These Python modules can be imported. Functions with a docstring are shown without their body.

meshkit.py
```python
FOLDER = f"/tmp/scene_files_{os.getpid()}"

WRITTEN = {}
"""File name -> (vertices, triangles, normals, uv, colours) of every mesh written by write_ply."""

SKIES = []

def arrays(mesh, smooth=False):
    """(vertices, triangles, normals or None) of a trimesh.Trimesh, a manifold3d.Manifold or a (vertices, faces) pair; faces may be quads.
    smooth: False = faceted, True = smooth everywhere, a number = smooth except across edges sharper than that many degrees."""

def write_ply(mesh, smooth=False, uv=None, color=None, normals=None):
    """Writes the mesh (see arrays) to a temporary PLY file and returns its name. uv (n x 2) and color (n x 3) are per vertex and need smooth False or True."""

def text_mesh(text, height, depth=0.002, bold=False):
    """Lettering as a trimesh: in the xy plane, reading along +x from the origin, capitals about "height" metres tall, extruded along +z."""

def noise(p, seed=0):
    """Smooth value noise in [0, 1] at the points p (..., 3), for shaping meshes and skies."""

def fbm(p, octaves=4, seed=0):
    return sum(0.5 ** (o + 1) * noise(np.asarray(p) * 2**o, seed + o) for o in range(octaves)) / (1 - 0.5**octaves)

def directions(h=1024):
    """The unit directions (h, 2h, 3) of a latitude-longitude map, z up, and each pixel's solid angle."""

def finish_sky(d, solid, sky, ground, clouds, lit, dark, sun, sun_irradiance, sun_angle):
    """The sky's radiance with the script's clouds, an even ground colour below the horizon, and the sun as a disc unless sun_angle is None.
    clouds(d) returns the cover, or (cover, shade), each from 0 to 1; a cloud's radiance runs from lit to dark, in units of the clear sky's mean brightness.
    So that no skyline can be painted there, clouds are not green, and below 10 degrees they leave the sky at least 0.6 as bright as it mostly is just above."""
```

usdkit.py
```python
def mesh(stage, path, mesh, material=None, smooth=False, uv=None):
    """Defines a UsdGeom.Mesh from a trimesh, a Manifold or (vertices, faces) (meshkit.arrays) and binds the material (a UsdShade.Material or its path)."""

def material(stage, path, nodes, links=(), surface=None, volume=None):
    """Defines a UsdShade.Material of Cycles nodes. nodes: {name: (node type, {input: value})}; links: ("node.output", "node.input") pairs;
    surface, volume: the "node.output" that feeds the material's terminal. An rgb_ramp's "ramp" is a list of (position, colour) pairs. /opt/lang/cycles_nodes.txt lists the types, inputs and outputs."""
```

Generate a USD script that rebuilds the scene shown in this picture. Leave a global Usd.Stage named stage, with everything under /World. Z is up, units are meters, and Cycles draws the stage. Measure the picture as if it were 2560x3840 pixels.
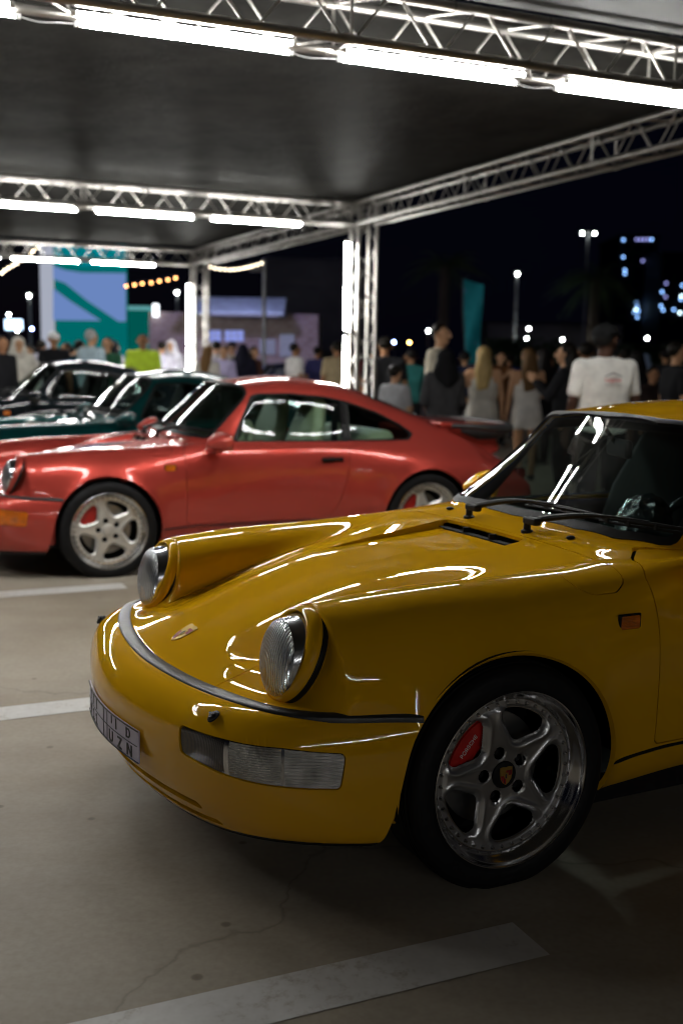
import math, random
import numpy as np, trimesh, usdkit, meshkit
import shapely
from shapely.geometry import Polygon, Point, LineString
from scipy.interpolate import CubicSpline
from pxr import Usd, UsdGeom, UsdLux, UsdShade, Gf, Sdf, Vt

stage = Usd.Stage.CreateInMemory()
UsdGeom.SetStageUpAxis(stage, 'Z')
UsdGeom.Xform.Define(stage, '/World')
UsdGeom.Scope.Define(stage, '/World/Looks')
PI = math.pi

# ------------------------------------------------------------------ camera, sky, moon
CAM_H, PITCH, ROLL = 1.4267, 8.063, 0.899
cam = UsdGeom.Camera.Define(stage, '/World/camera')
cam.CreateFocalLengthAttr(38.52)
cam.CreateHorizontalApertureAttr(24.0)
cam.CreateVerticalApertureAttr(36.0)
cam.CreateFStopAttr(2.3)
cam.CreateFocusDistanceAttr(2.95)
cam.CreateClippingRangeAttr(Gf.Vec2f(0.05, 5000))
cam.CreateExposureAttr(0.0)
cx = UsdGeom.Xformable(cam)
cx.AddTranslateOp().Set(Gf.Vec3d(0, 0, CAM_H))
cx.AddRotateXOp().Set(90.0 - PITCH)
cx.AddRotateZOp().Set(ROLL)
SUN_EL, SUN_AZ = math.radians(-6.0), math.radians(-60)
dome = UsdLux.DomeLight.Define(stage, '/World/sky')
dome.CreateIntensityAttr(1.0)
sky_m = usdkit.material(stage, '/World/Looks/night_sky', {
    's': ('sky_texture', {'sky_type': 'single_scattering', 'sun_disc': False, 'sun_elevation': SUN_EL, 'sun_rotation': SUN_AZ, 'altitude': 0.0}),
    'c': ('mix_color', {'blend_type': 'add', 'fac': 1.0, 'b': (0.012, 0.016, 0.055), 'use_clamp_result': False}),
    'b': ('background_shader', {'strength': 0.05})},
    [('s.color', 'c.a'), ('c.result', 'b.color')], surface='b.background')
UsdShade.MaterialBindingAPI.Apply(dome.GetPrim()).Bind(sky_m)
dome.GetPrim().SetCustomDataByKey('kind', 'structure')
moon = UsdLux.DistantLight.Define(stage, '/World/moon')
moon.CreateIntensityAttr(0.0006); moon.CreateAngleAttr(0.5); moon.CreateNormalizeAttr(True)
moon.CreateColorAttr(Gf.Vec3f(0.8, 0.87, 1.0))
mx = UsdGeom.Xformable(moon); mx.AddRotateZOp().Set(40.0); mx.AddRotateXOp().Set(50.0)
LED = 165.0                                      # radiance of the white tubes

# ------------------------------------------------------------------ helpers
used = {}
def numbered(path):
    n = used.get(path, -1) + 1
    used[path] = n
    return path if n == 0 else f'{path}_{n:03d}'
def setup(o, label=None, cat=None, group=None, kind=None):
    for k, v in (('label', label), ('category', cat), ('group', group), ('kind', kind)):
        if v: o.SetCustomDataByKey(k, v)
    return o
def thing(name, label=None, cat=None, loc=(0, 0, 0), rz=0.0, group=None, parent='/World', scale=None):
    p = numbered(f'{parent}/{name}')
    x = UsdGeom.Xform.Define(stage, p)
    x.AddTranslateOp().Set(Gf.Vec3d(*map(float, loc)))
    if rz: x.AddRotateZOp().Set(math.degrees(rz))
    if scale: x.AddScaleOp().Set(Gf.Vec3f(*scale))
    setup(x.GetPrim(), label, cat, group)
    return p
def copy_of(src, name, label, cat, loc, rz=0.0, group=None, scale=None):
    p = thing(name, label, cat, loc, rz, group, scale=scale)
    pr = stage.GetPrimAtPath(p)
    pr.GetReferences().AddInternalReference(src); pr.SetInstanceable(True)
    return p
def put(name, V, F, mat, parent='/World', N=None, smooth=None, label=None, cat=None, group=None, kind=None):
    """One mesh of the scene."""
    p = numbered(f'{parent}/{name}')
    V = np.asarray(V, float); F = np.asarray(F, int)
    if N is None and smooth:
        V, F, N = meshkit.arrays((V, F), smooth)
    m = UsdGeom.Mesh.Define(stage, p)
    m.CreatePointsAttr(Vt.Vec3fArray.FromNumpy(np.ascontiguousarray(V, np.float32)))
    m.CreateFaceVertexCountsAttr(Vt.IntArray.FromNumpy(np.full(len(F), F.shape[1], np.int32)))
    m.CreateFaceVertexIndicesAttr(Vt.IntArray.FromNumpy(np.ascontiguousarray(F.ravel(), np.int32)))
    m.CreateSubdivisionSchemeAttr('none')
    if N is not None:
        m.CreateNormalsAttr(Vt.Vec3fArray.FromNumpy(np.ascontiguousarray(N, np.float32)))
        m.SetNormalsInterpolation('vertex')
    UsdShade.MaterialBindingAPI.Apply(m.GetPrim()).Bind(mat)
    setup(m.GetPrim(), label, cat, group, kind)
    return p
def putm(name, mesh, mat, parent='/World', smooth=None, **kw):
    if hasattr(mesh, 'to_mesh'):
        q = mesh.to_mesh(); return put(name, q.vert_properties[:, :3], q.tri_verts, mat, parent, smooth=smooth, **kw)
    return put(name, mesh.vertices, mesh.faces, mat, parent, smooth=smooth, **kw)
cat_ = trimesh.util.concatenate
def box(sx, sy, sz, c=(0, 0, 0), rz=0.0):
    b = trimesh.creation.box((sx, sy, sz))
    if rz: b.apply_transform(trimesh.transformations.rotation_matrix(rz, (0, 0, 1)))
    b.apply_translation(c); return b
def rbox(sx, sy, sz, r, c=(0, 0, 0)):
    """A box with rounded edges."""
    import manifold3d as m3
    pts = [m3.Manifold.sphere(r, 12).translate((a * (sx / 2 - r), b * (sy / 2 - r), d * (sz / 2 - r))) for a in (-1, 1) for b in (-1, 1) for d in (-1, 1)]
    q = m3.Manifold.batch_hull(pts).translate(tuple(c)).to_mesh()
    return trimesh.Trimesh(q.vert_properties[:, :3], q.tri_verts)
def tube(pts, r, n=8, closed=False, cap=True):
    """A swept round bar; r may be one number or one per point."""
    P = np.asarray(pts, float); m = len(P); r = np.broadcast_to(np.asarray(r, float), (m,))
    T = np.gradient(P, axis=0) if not closed else np.roll(P, -1, 0) - np.roll(P, 1, 0)
    T /= np.linalg.norm(T, axis=1, keepdims=True) + 1e-12
    u = np.cross(T[0], [0, 0, 1.0]); u = u if np.linalg.norm(u) > 1e-3 else np.cross(T[0], [0, 1.0, 0])
    U = []
    for i in range(m):
        u = u - T[i] * (u @ T[i]); u /= np.linalg.norm(u); U.append(u.copy())
    U = np.array(U); W = np.cross(T, U)
    a = np.linspace(0, 2 * PI, n, endpoint=False)
    V = P[:, None] + r[:, None, None] * (np.cos(a)[None, :, None] * U[:, None] + np.sin(a)[None, :, None] * W[:, None])
    F = []
    for i in range(m if closed else m - 1):
        j = (i + 1) % m
        for q in range(n):
            s = (q + 1) % n
            F += [[i * n + q, i * n + s, j * n + s], [i * n + q, j * n + s, j * n + q]]
    V = V.reshape(-1, 3)
    if cap and not closed:
        F += [[0, q + 1, q] for q in range(1, n - 1)] + [[(m - 1) * n, (m - 1) * n + q, (m - 1) * n + q + 1] for q in range(1, n - 1)]
    return trimesh.Trimesh(V, np.array(F), process=False)
def bar(a, b, r, n=8): return tube([a, b], r, n)
def lathe(prof, n=48, axis='y'):
    """Revolve (radius, along) about an axis; open profile."""
    pr = np.asarray(prof, float); a = np.linspace(0, 2 * PI, n, endpoint=False)
    R, S = pr[:, 0], pr[:, 1]
    c, s = np.cos(a)[None], np.sin(a)[None]
    if axis == 'y': V = np.stack([R[:, None] * c, np.repeat(S[:, None], n, 1), R[:, None] * s], -1)
    elif axis == 'z': V = np.stack([R[:, None] * c, R[:, None] * s, np.repeat(S[:, None], n, 1)], -1)
    else: V = np.stack([np.repeat(S[:, None], n, 1), R[:, None] * c, R[:, None] * s], -1)
    m = len(pr); i, j = np.meshgrid(np.arange(m - 1), np.arange(n), indexing='ij'); k = (j + 1) % n
    A, B, C, D = i * n + j, i * n + k, (i + 1) * n + k, (i + 1) * n + j
    F = np.concatenate([np.stack([A, B, C], -1).reshape(-1, 3), np.stack([A, C, D], -1).reshape(-1, 3)])
    t = trimesh.Trimesh(V.reshape(-1, 3), F, process=False)
    return t
def rot(axis, ang, pt=(0, 0, 0)): return trimesh.transformations.rotation_matrix(ang, axis, pt)
def moved(m, mat=None, t=None):
    m = m.copy()
    if mat is not None: m.apply_transform(mat)
    if t is not None: m.apply_translation(t)
    return m
def ext(poly, h, z=0.0):
    g = [trimesh.creation.extrude_polygon(q, h, engine='earcut') for q in getattr(poly, 'geoms', [poly]) if q.area > 1e-9]
    m = cat_(g); m.apply_translation((0, 0, z)); return m

# ------------------------------------------------------------------ materials
def M(name, nodes, links, surface): return usdkit.material(stage, '/World/Looks/' + name, nodes, links, surface=surface)
def plain(name, col, rough=0.5, metal=0.0, **kw):
    return M(name, {'p': ('principled_bsdf', {'base_color': col, 'roughness': rough, 'metallic': metal, **kw})}, [], 'p.BSDF')
def grainy(name, col, rough=0.5, metal=0.0, scale=12.0, amt=0.25, bump=0.0, coord='object', **kw):
    """A plain surface with uneven tone and a little relief."""
    lo = tuple(c * (1 - amt) for c in col); hi = tuple(min(1, c * (1 + amt)) for c in col)
    nodes = {'t': ('texture_coordinate', {}), 'n': ('noise_texture', {'scale': scale, 'detail': 6.0, 'roughness': 0.6}),
             'r': ('rgb_ramp', {'ramp': [(0.3, lo), (0.7, hi)]}), 'p': ('principled_bsdf', {'roughness': rough, 'metallic': metal, **kw})}
    links = [(f't.{coord}', 'n.vector'), ('n.fac', 'r.fac'), ('r.color', 'p.base_color')]
    if bump:
        nodes['b'] = ('bump', {'strength': bump, 'distance': 0.01}); links += [('n.fac', 'b.height'), ('b.normal', 'p.normal')]
    return M(name, nodes, links, 'p.BSDF')
def emit(name, col, s): return M(name, {'e': ('emission', {'color': col, 'strength': s})}, [], 'e.emission')
def paint(name, col, metal=0.0, rough=0.38, flake=False, spec=0.0):
    """Clear-coated car paint with a trace of orange peel and dust."""
    nodes = {'t': ('texture_coordinate', {}), 'n': ('noise_texture', {'scale': 3.0, 'detail': 5.0}),
             'r': ('map_range', {'from_min': 0.35, 'from_max': 0.75, 'to_min': 0.006, 'to_max': 0.022}),
             'o': ('noise_texture', {'scale': 160.0, 'detail': 1.0}), 'b': ('bump', {'strength': 0.010, 'distance': 0.002}),
             'p': ('principled_bsdf', {'base_color': col, 'metallic': metal, 'roughness': rough, 'coat_weight': 1.0, 'coat_ior': 1.5, 'specular_ior_level': spec})}
    links = [('t.object', 'n.vector'), ('t.object', 'o.vector'), ('n.fac', 'r.value'), ('r.result', 'p.coat_roughness'), ('o.fac', 'b.height'), ('b.normal', 'p.coat_normal')]
    if flake:
        nodes['v'] = ('noise_texture', {'scale': 900.0, 'detail': 1.0}); nodes['vr'] = ('rgb_ramp', {'ramp': [(0.3, tuple(c * 0.8 for c in col)), (0.7, tuple(min(1, c * 1.25) for c in col))]})
        links += [('t.object', 'v.vector'), ('v.fac', 'vr.fac'), ('vr.color', 'p.base_color')]
    return M(name, nodes, links, 'p.BSDF')
def pane(name, tint=(0.8, 0.88, 0.86), ior=1.5):
    return M(name, {'ge': ('geometry', {}), 'io': ('mix_float', {'a': ior, 'b': 1 / ior}), 'f': ('fresnel', {}), 'a': ('transparent_bsdf', {'color': tint}), 'g': ('glossy_bsdf', {'color': (1, 1, 1), 'roughness': 0.0}), 'm': ('mix_closure', {})},
             [('ge.backfacing', 'io.fac'), ('io.result', 'f.IOR'), ('f.fac', 'm.fac'), ('a.BSDF', 'm.closure1'), ('g.BSDF', 'm.closure2')], 'm.closure')

m_yellow = paint('yellow_paint', (0.74, 0.385, 0.005))
m_red = paint('red_metallic_paint', (0.46, 0.060, 0.045), metal=0.45, rough=0.36, flake=True)
m_green = paint('green_metallic_paint', (0.004, 0.055, 0.055), metal=0.45, rough=0.36, flake=True)
m_black = paint('black_paint', (0.006, 0.008, 0.010))
m_blue = paint('dark_blue_paint', (0.012, 0.016, 0.05))
m_rubber = grainy('black_rubber', (0.008, 0.008, 0.008), 0.5, scale=40, amt=0.3, bump=0.1, specular_ior_level=0.22)
m_tyre = grainy('tyre_rubber', (0.008, 0.008, 0.009), 0.6, scale=60, amt=0.3, bump=0.15, specular_ior_level=0.2)
m_strip = grainy('bumper_strip_rubber', (0.026, 0.0265, 0.028), 0.36, scale=25, amt=0.25, bump=0.08, specular_ior_level=0.5)
m_trim = grainy('dark_trim', (0.008, 0.008, 0.009), 0.65, scale=30, specular_ior_level=0.2)
m_dash = grainy('dash_leather', (0.010, 0.013, 0.013), 0.65, scale=120, bump=0.15, specular_ior_level=0.2)
m_glass = pane('car_glass', (0.57, 0.68, 0.65))
m_polish = plain('polished_alloy', (0.68, 0.68, 0.69), 0.15, 1.0)
m_alloy = grainy('silver_alloy', (0.66, 0.65, 0.62), 0.32, 0.6, scale=8, amt=0.08)
m_poldark = grainy('polished_spoke_alloy', (0.55, 0.55, 0.56), 0.27, 0.9, scale=10, amt=0.10)
m_chrome = plain('chrome', (0.75, 0.75, 0.75), 0.06, 1.0)
m_disc = plain('brake_disc_steel', (0.30, 0.30, 0.30), 0.35, 1.0)
m_caliper = plain('red_caliper_paint', (0.50, 0.012, 0.010), 0.3, coat_weight=0.5)
m_white_print = plain('white_print', (0.75, 0.75, 0.75), 0.5)
m_black_print = plain('black_print', (0.012, 0.012, 0.014), 0.5)
m_gold = plain('gold_enamel', (0.65, 0.42, 0.10), 0.3, 0.8)
m_red_enamel = plain('red_enamel', (0.5, 0.02, 0.02), 0.25)
m_lens = M('ribbed_headlamp_glass', {'t': ('texture_coordinate', {}), 'w': ('wave_texture', {'wave_type': 'bands', 'bands_direction': 'y', 'scale': 33.0}), 'n': ('noise_texture', {'scale': 9.0, 'detail': 3.0}), 'b': ('bump', {'strength': 0.6, 'distance': 0.004}),
            'f': ('fresnel', {'IOR': 1.5}), 'a': ('transparent_bsdf', {'color': (0.86, 0.88, 0.90)}), 'g': ('glossy_bsdf', {'color': (1, 1, 1), 'roughness': 0.02}), 'm': ('mix_closure', {}),
            'd': ('translucent_bsdf', {'color': (0.85, 0.87, 0.90)}), 'gl': ('glossy_bsdf', {'color': (0.95, 0.97, 1.0), 'roughness': 0.28}), 'dg': ('mix_closure', {'fac': 0.7}), 'mr': ('map_range', {'from_min': 0.15, 'from_max': 0.85, 'to_min': 0.12, 'to_max': 0.80}), 'm2': ('mix_closure', {})},
           [('t.object', 'w.vector'), ('w.fac', 'b.height'), ('b.normal', 'f.normal'), ('b.normal', 'g.normal'), ('b.normal', 'gl.normal'), ('f.fac', 'm.fac'), ('a.BSDF', 'm.closure1'), ('g.BSDF', 'm.closure2'), ('d.BSDF', 'dg.closure1'), ('gl.BSDF', 'dg.closure2'), ('m.closure', 'm2.closure1'), ('dg.closure', 'm2.closure2'), ('w.fac', 'mr.value'), ('mr.result', 'm2.fac')], 'm2.closure')
m_bowl = plain('lamp_reflector', (0.62, 0.63, 0.66), 0.18, 1.0)
def lamp_plastic(name, col, scale=70.0, dirn='z', metal=0.7, cross=9.0):
    """Moulded lamp lens: fine ribs one way, coarse cells the other, bright reflector behind."""
    return M(name, {'t': ('texture_coordinate', {}), 'w': ('wave_texture', {'wave_type': 'bands', 'bands_direction': dirn, 'scale': scale}), 'w2': ('wave_texture', {'wave_type': 'bands', 'bands_direction': 'diagonal', 'scale': cross}), 'n': ('noise_texture', {'scale': 16.0, 'detail': 2.0}),
             'b': ('bump', {'strength': 0.8, 'distance': 0.004}), 'b2': ('bump', {'strength': 0.5, 'distance': 0.010}), 'r': ('rgb_ramp', {'ramp': [(0.30, tuple(c * .45 for c in col)), (0.72, tuple(min(1, c * 1.15) for c in col))]}),
             'p': ('principled_bsdf', {'roughness': 0.16, 'metallic': metal, 'coat_weight': 1.0})},
             [('t.object', 'w.vector'), ('t.object', 'w2.vector'), ('t.object', 'n.vector'), ('w.fac', 'b.height'), ('n.fac', 'b2.height'), ('b.normal', 'b2.normal'), ('b2.normal', 'p.normal'), ('n.fac', 'r.fac'), ('r.color', 'p.base_color')], 'p.BSDF')
m_clear = lamp_plastic('clear_lamp_plastic', (0.78, 0.78, 0.75), 50.0, metal=0.3)
m_clear2 = lamp_plastic('clear_side_lamp_plastic', (0.90, 0.90, 0.87), 44.0, metal=0.25)
m_smoke = lamp_plastic('smoked_lamp_plastic', (0.035, 0.032, 0.042), 60.0, 'y')
m_amber = lamp_plastic('amber_lamp_plastic', (0.92, 0.20, 0.003), metal=0.0)
m_tail = lamp_plastic('red_lamp_plastic', (0.35, 0.01, 0.01))
m_seat_dark = grainy('dark_leather', (0.006, 0.0072, 0.007), 0.7, scale=90, bump=0.15, specular_ior_level=0.12)
m_seat_pale = grainy('pale_leather', (0.42, 0.44, 0.28), 0.5, scale=90, amt=0.1, bump=0.1)
m_wrap = M('crumpled_plastic_wrap', {'t': ('texture_coordinate', {}), 'n': ('voronoi_texture', {'scale': 26.0}), 'n2': ('noise_texture', {'scale': 22.0, 'detail': 4.0}), 'b': ('bump', {'strength': 1.0, 'distance': 0.03}), 'b2': ('bump', {'strength': 0.8, 'distance': 0.02}),
           'p': ('principled_bsdf', {'base_color': (0.02, 0.03, 0.035), 'roughness': 0.12, 'coat_weight': 1.0, 'specular_ior_level': 0.9})},
           [('t.object', 'n.vector'), ('t.object', 'n2.vector'), ('n.distance', 'b.height'), ('n2.fac', 'b2.height'), ('b.normal', 'b2.normal'), ('b2.normal', 'p.normal')], 'p.BSDF')

# ------------------------------------------------------------------ cars: surface tools
def spl(t, P, tt):
    return CubicSpline(t, P, axis=0, bc_type='natural')(tt)
def sdf(poly, px, py):
    """Signed distance to a 2-D outline, negative inside."""
    Q = np.asarray(poly, float); n = len(Q); d = np.full(px.shape, 1e9); ins = np.zeros(px.shape, bool)
    for i in range(n):
        a, b = Q[i], Q[(i + 1) % n]; e = b - a
        t = np.clip(((px - a[0]) * e[0] + (py - a[1]) * e[1]) / (e @ e + 1e-15), 0, 1)
        d = np.minimum(d, np.hypot(px - a[0] - t * e[0], py - a[1] - t * e[1]))
        c = (a[1] > py) != (b[1] > py)
        with np.errstate(divide='ignore', invalid='ignore'):
            ins ^= c & (px < (b[0] - a[0]) * (py - a[1]) / (b[1] - a[1] + (b[1] == a[1])) + a[0])
    return np.where(ins, -d, d)
def round_poly(pts, r):
    p = Polygon(pts).buffer(-r, quad_segs=10).buffer(r, quad_segs=10)
    return np.array(p.exterior.coords)[:-1]
def compact(A, F):
    u, inv = np.unique(F, return_inverse=True)
    return A[u], inv.reshape(F.shape)
def split(A, F, s):
    """Cuts the triangles along s = 0. A: vertex rows (position, normal, ...). Returns (A, F) of the s < 0 and of the s >= 0 side."""
    s = np.where(np.abs(s) < 1e-7, 1e-7, s); g = s[F] < 0; k = g.sum(1)
    neg, pos = [F[k == 3]], [F[k == 0]]
    add, base = [], len(A)
    for lone_neg in (True, False):
        sel = F[k == (1 if lone_neg else 2)]
        if not len(sel): continue
        gg = g[k == (1 if lone_neg else 2)]
        at = np.argmax(gg if lone_neg else ~gg, 1); r = np.arange(len(sel))
        a, b, c = sel[r, at], sel[r, (at + 1) % 3], sel[r, (at + 2) % 3]
        new = []
        for p, q in ((a, b), (a, c)):
            lo, hi = np.minimum(p, q), np.maximum(p, q)
            t = (s[lo] / (s[lo] - s[hi]))[:, None]
            new.append((lo, hi, A[lo] * (1 - t) + A[hi] * t))
        e1 = base + np.arange(len(sel)); e2 = e1 + len(sel); base += 2 * len(sel)
        add += [new[0], new[1]]
        one = np.stack([a, e1, e2], 1); two = np.concatenate([np.stack([e1, b, c], 1), np.stack([e1, c, e2], 1)])
        (neg if lone_neg else pos).append(one); (pos if lone_neg else neg).append(two)
    if add:
        key = np.concatenate([x[0].astype(np.int64) * len(A) + x[1] for x in add]); rows = np.concatenate([x[2] for x in add])
        uq, first, inv = np.unique(key, return_index=True, return_inverse=True)
        A2 = np.vstack([A, rows[first]]); mp = np.concatenate([np.arange(len(A)), len(A) + inv])
    else: A2, mp = A, np.arange(len(A))
    out = []
    for L in (neg, pos):
        f = mp[np.concatenate(L)] if len(L) else np.zeros((0, 3), int)
        f = f[(f[:, 0] != f[:, 1]) & (f[:, 1] != f[:, 2]) & (f[:, 0] != f[:, 2])]
        out.append(compact(A2, f) if len(f) else (A2[:0], f))
    return out
def grid_faces(n, m):
    i, j = np.meshgrid(np.arange(n - 1), np.arange(m - 1), indexing='ij')
    a, b, c, d = i * m + j, i * m + j + 1, (i + 1) * m + j + 1, (i + 1) * m + j
    return np.concatenate([np.stack([a, b, c], -1).reshape(-1, 3), np.stack([a, c, d], -1).reshape(-1, 3)])
def vnormals(V, F):
    n = np.zeros_like(V); fn = np.cross(V[F[:, 1]] - V[F[:, 0]], V[F[:, 2]] - V[F[:, 0]])
    for k in range(3): np.add.at(n, F[:, k], fn)
    return n / np.maximum(np.linalg.norm(n, axis=1, keepdims=True), 1e-15)
def skirted(A, F, depth):
    """A panel with its edges folded inwards, as sheet metal is."""
    E = np.concatenate([F[:, [0, 1]], F[:, [1, 2]], F[:, [2, 0]]]); key = E[:, 0].astype(np.int64) * len(A) + E[:, 1]; rev = E[:, 1].astype(np.int64) * len(A) + E[:, 0]
    B = E[~np.isin(key, rev)]
    P, N = A[:, :3], A[:, 3:6]
    a, b = B[:, 0], B[:, 1]; pa, pb, qa, qb = P[a], P[b], P[a] - N[a] * depth, P[b] - N[b] * depth
    fn = np.cross(qa - pa, pb - pa); fn = -fn / np.maximum(np.linalg.norm(fn, axis=1, keepdims=True), 1e-12)
    m = len(B); o = len(A)
    V = np.vstack([P, pa, pb, qb, qa]); NN = np.vstack([N, fn, fn, fn, fn]); i = np.arange(m)
    Q = np.concatenate([np.stack([o + i + m, o + i, o + i + 3 * m], 1), np.stack([o + i + m, o + i + 3 * m, o + i + 2 * m], 1)])
    fq = np.cross(V[Q[:, 1]] - V[Q[:, 0]], V[Q[:, 2]] - V[Q[:, 0]])
    flip = (fq * NN[Q[:, 0]]).sum(1) < 0; Q[flip] = Q[flip][:, ::-1]
    return V, np.vstack([F, Q]), NN
def panel(name, A, F, mat, parent, depth=0.012, off=0.0, **kw):
    if not len(F): return None
    A = A.copy(); A[:, :3] += A[:, 3:6] * off
    if depth: V, F, N = skirted(A, F, depth)
    else: V, N = A[:, :3], A[:, 3:6]
    return put(name, V, F, mat, parent, N=N, **kw)

# half cross-sections from the centreline outwards; x rearwards from the front axle, y sideways, z up
def row(x, pts):
    return [(p[0], p[1], p[2]) if len(p) == 3 else (x, p[0], p[1]) for p in pts]
ROWS = [
 row(0, [(-.735, 0, .455), (-.722, .25, .455), (-.70, .40, .455), (-.66, .54, .455), (-.60, .650, .455), (-.56, .690, .44), (-.54, .705, .42), (-.53, .712, .38), (-.53, .712, .33), (-.53, .705, .28), (-.53, .66, .24)]),
 row(0, [(-.756, 0, .530), (-.742, .25, .532), (-.718, .40, .535), (-.672, .550, .537), (-.610, .664, .535), (-.562, .712, .515), (-.54, .730, .47), (-.53, .736, .42), (-.53, .736, .36), (-.53, .73, .29), (-.53, .68, .24)]),
 row(0, [(-.70, 0, .562), (-.69, .25, .559), (-.664, .40, .553), (-.618, .565, .540), (-.560, .682, .546), (-.528, .728, .530), (-.508, .748, .49), (-.50, .754, .42), (-.50, .754, .36), (-.50, .745, .29), (-.50, .69, .24)]),
 row(0, [(-.580, 0, .618), (-.570, .24, .614), (-.548, .405, .592), (-.532, .434, .688), (-.502, .572, .783), (-.494, .684, .733), (-.470, .750, .605), (-.46, .768, .47), (-.455, .768, .38), (-.45, .76, .28), (-.45, .71, .23)]),
 row(-.27, [(-.31, 0, .712), (-.305, .24, .707), (-.285, .415, .680), (-.275, .460, .745), (.575, .802), (.684, .762), (.762, .64), (.797, .51), (.808, .42), (.806, .30), (.77, .22)]),
 row(0, [(-.04, 0, .776), (-.035, .26, .770), (-.01, .445, .747), (0, .505, .784), (.585, .811), (.683, .770), (.776, .67), (.818, .55), (.829, .44), (.824, .30), (.78, .20)]),
 row(.26, [(.22, 0, .819), (.225, .28, .813), (.245, .495, .803), (.255, .55, .812), (.61, .820), (.694, .786), (.780, .68), (.812, .55), (.816, .43), (.806, .30), (.76, .2)]),
 row(.45, [(.44, 0, .853), (.44, .30, .848), (.442, .560, .837), (.45, .605, .834), (.64, .828), (.710, .793), (.775, .685), (.795, .55), (.795, .43), (.785, .30), (.74, .2)]),
 row(.66, [(.535, 0, .874), (.552, .31, .872), (.690, .625, .852), (.715, .660, .845), (.67, .686, .836), (.65, .730, .80), (.777, .685), (.788, .555), (.787, .44), (.777, .31), (.73, .21)]),
 row(.86, [(.740, 0, 1.063), (.757, .285, 1.055), (.880, .558, 1.005), (.890, .618, .935), (.86, .693, .842), (.748, .80), (.786, .69), (.793, .56), (.79, .44), (.78, .31), (.73, .21)]),
 row(1.05, [(.950, 0, 1.240), (.958, .26, 1.230), (1.055, .505, 1.183), (1.065, .588, 1.04), (.696, .842), (.752, .80), (.789, .69), (.796, .56), (.792, .44), (.78, .31), (.73, .21)]),
 row(1.36, [(0, 1.284), (.25, 1.273), (.515, 1.195), (.602, 1.05), (.700, .842), (.757, .80), (.792, .69), (.800, .56), (.796, .44), (.785, .31), (.73, .21)]),
 row(1.66, [(0, 1.263), (.245, 1.251), (.510, 1.168), (.597, 1.04), (.700, .842), (.767, .80), (.812, .69), (.822, .56), (.82, .44), (.80, .31), (.73, .21)]),
 row(1.95, [(0, 1.200), (.235, 1.189), (.487, 1.104), (.577, .995), (.694, .845), (.787, .79), (.857, .68), (.873, .56), (.872, .44), (.85, .31), (.76, .21)]),
 row(2.25, [(0, 1.102), (.22, 1.092), (.452, 1.012), (.552, .935), (.682, .840), (.797, .765), (.877, .66), (.889, .55), (.8885, .44), (.86, .31), (.78, .21)]),
 row(2.55, [(0, .987), (.21, .979), (.42, .930), (.53, .882), (.655, .806), (.777, .728), (.862, .63), (.876, .54), (.875, .44), (.85, .31), (.77, .21)]),
 row(2.82, [(0, .870), (.21, .864), (.41, .838), (.515, .800), (.632, .736), (.748, .668), (.825, .59), (.838, .51), (.837, .42), (.81, .31), (.73, .22)]),
 row(3.06, [(0, .735), (.21, .73), (.40, .712), (.50, .684), (.61, .638), (.705, .588), (.768, .535), (.783, .48), (.782, .41), (.76, .32), (.70, .24)]),
 row(3.24, [(0, .59), (.21, .59), (.40, .575), (.49, .555), (.58, .53), (.655, .505), (.70, .48), (.712, .44), (.71, .39), (.69, .33), (.64, .27)]),
 row(3.30, [(0, .44), (.2, .44), (.37, .44), (.45, .435), (.53, .43), (.59, .425), (.63, .42), (.64, .40), (.64, .38), (.62, .35), (.58, .32)]),
]
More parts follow.
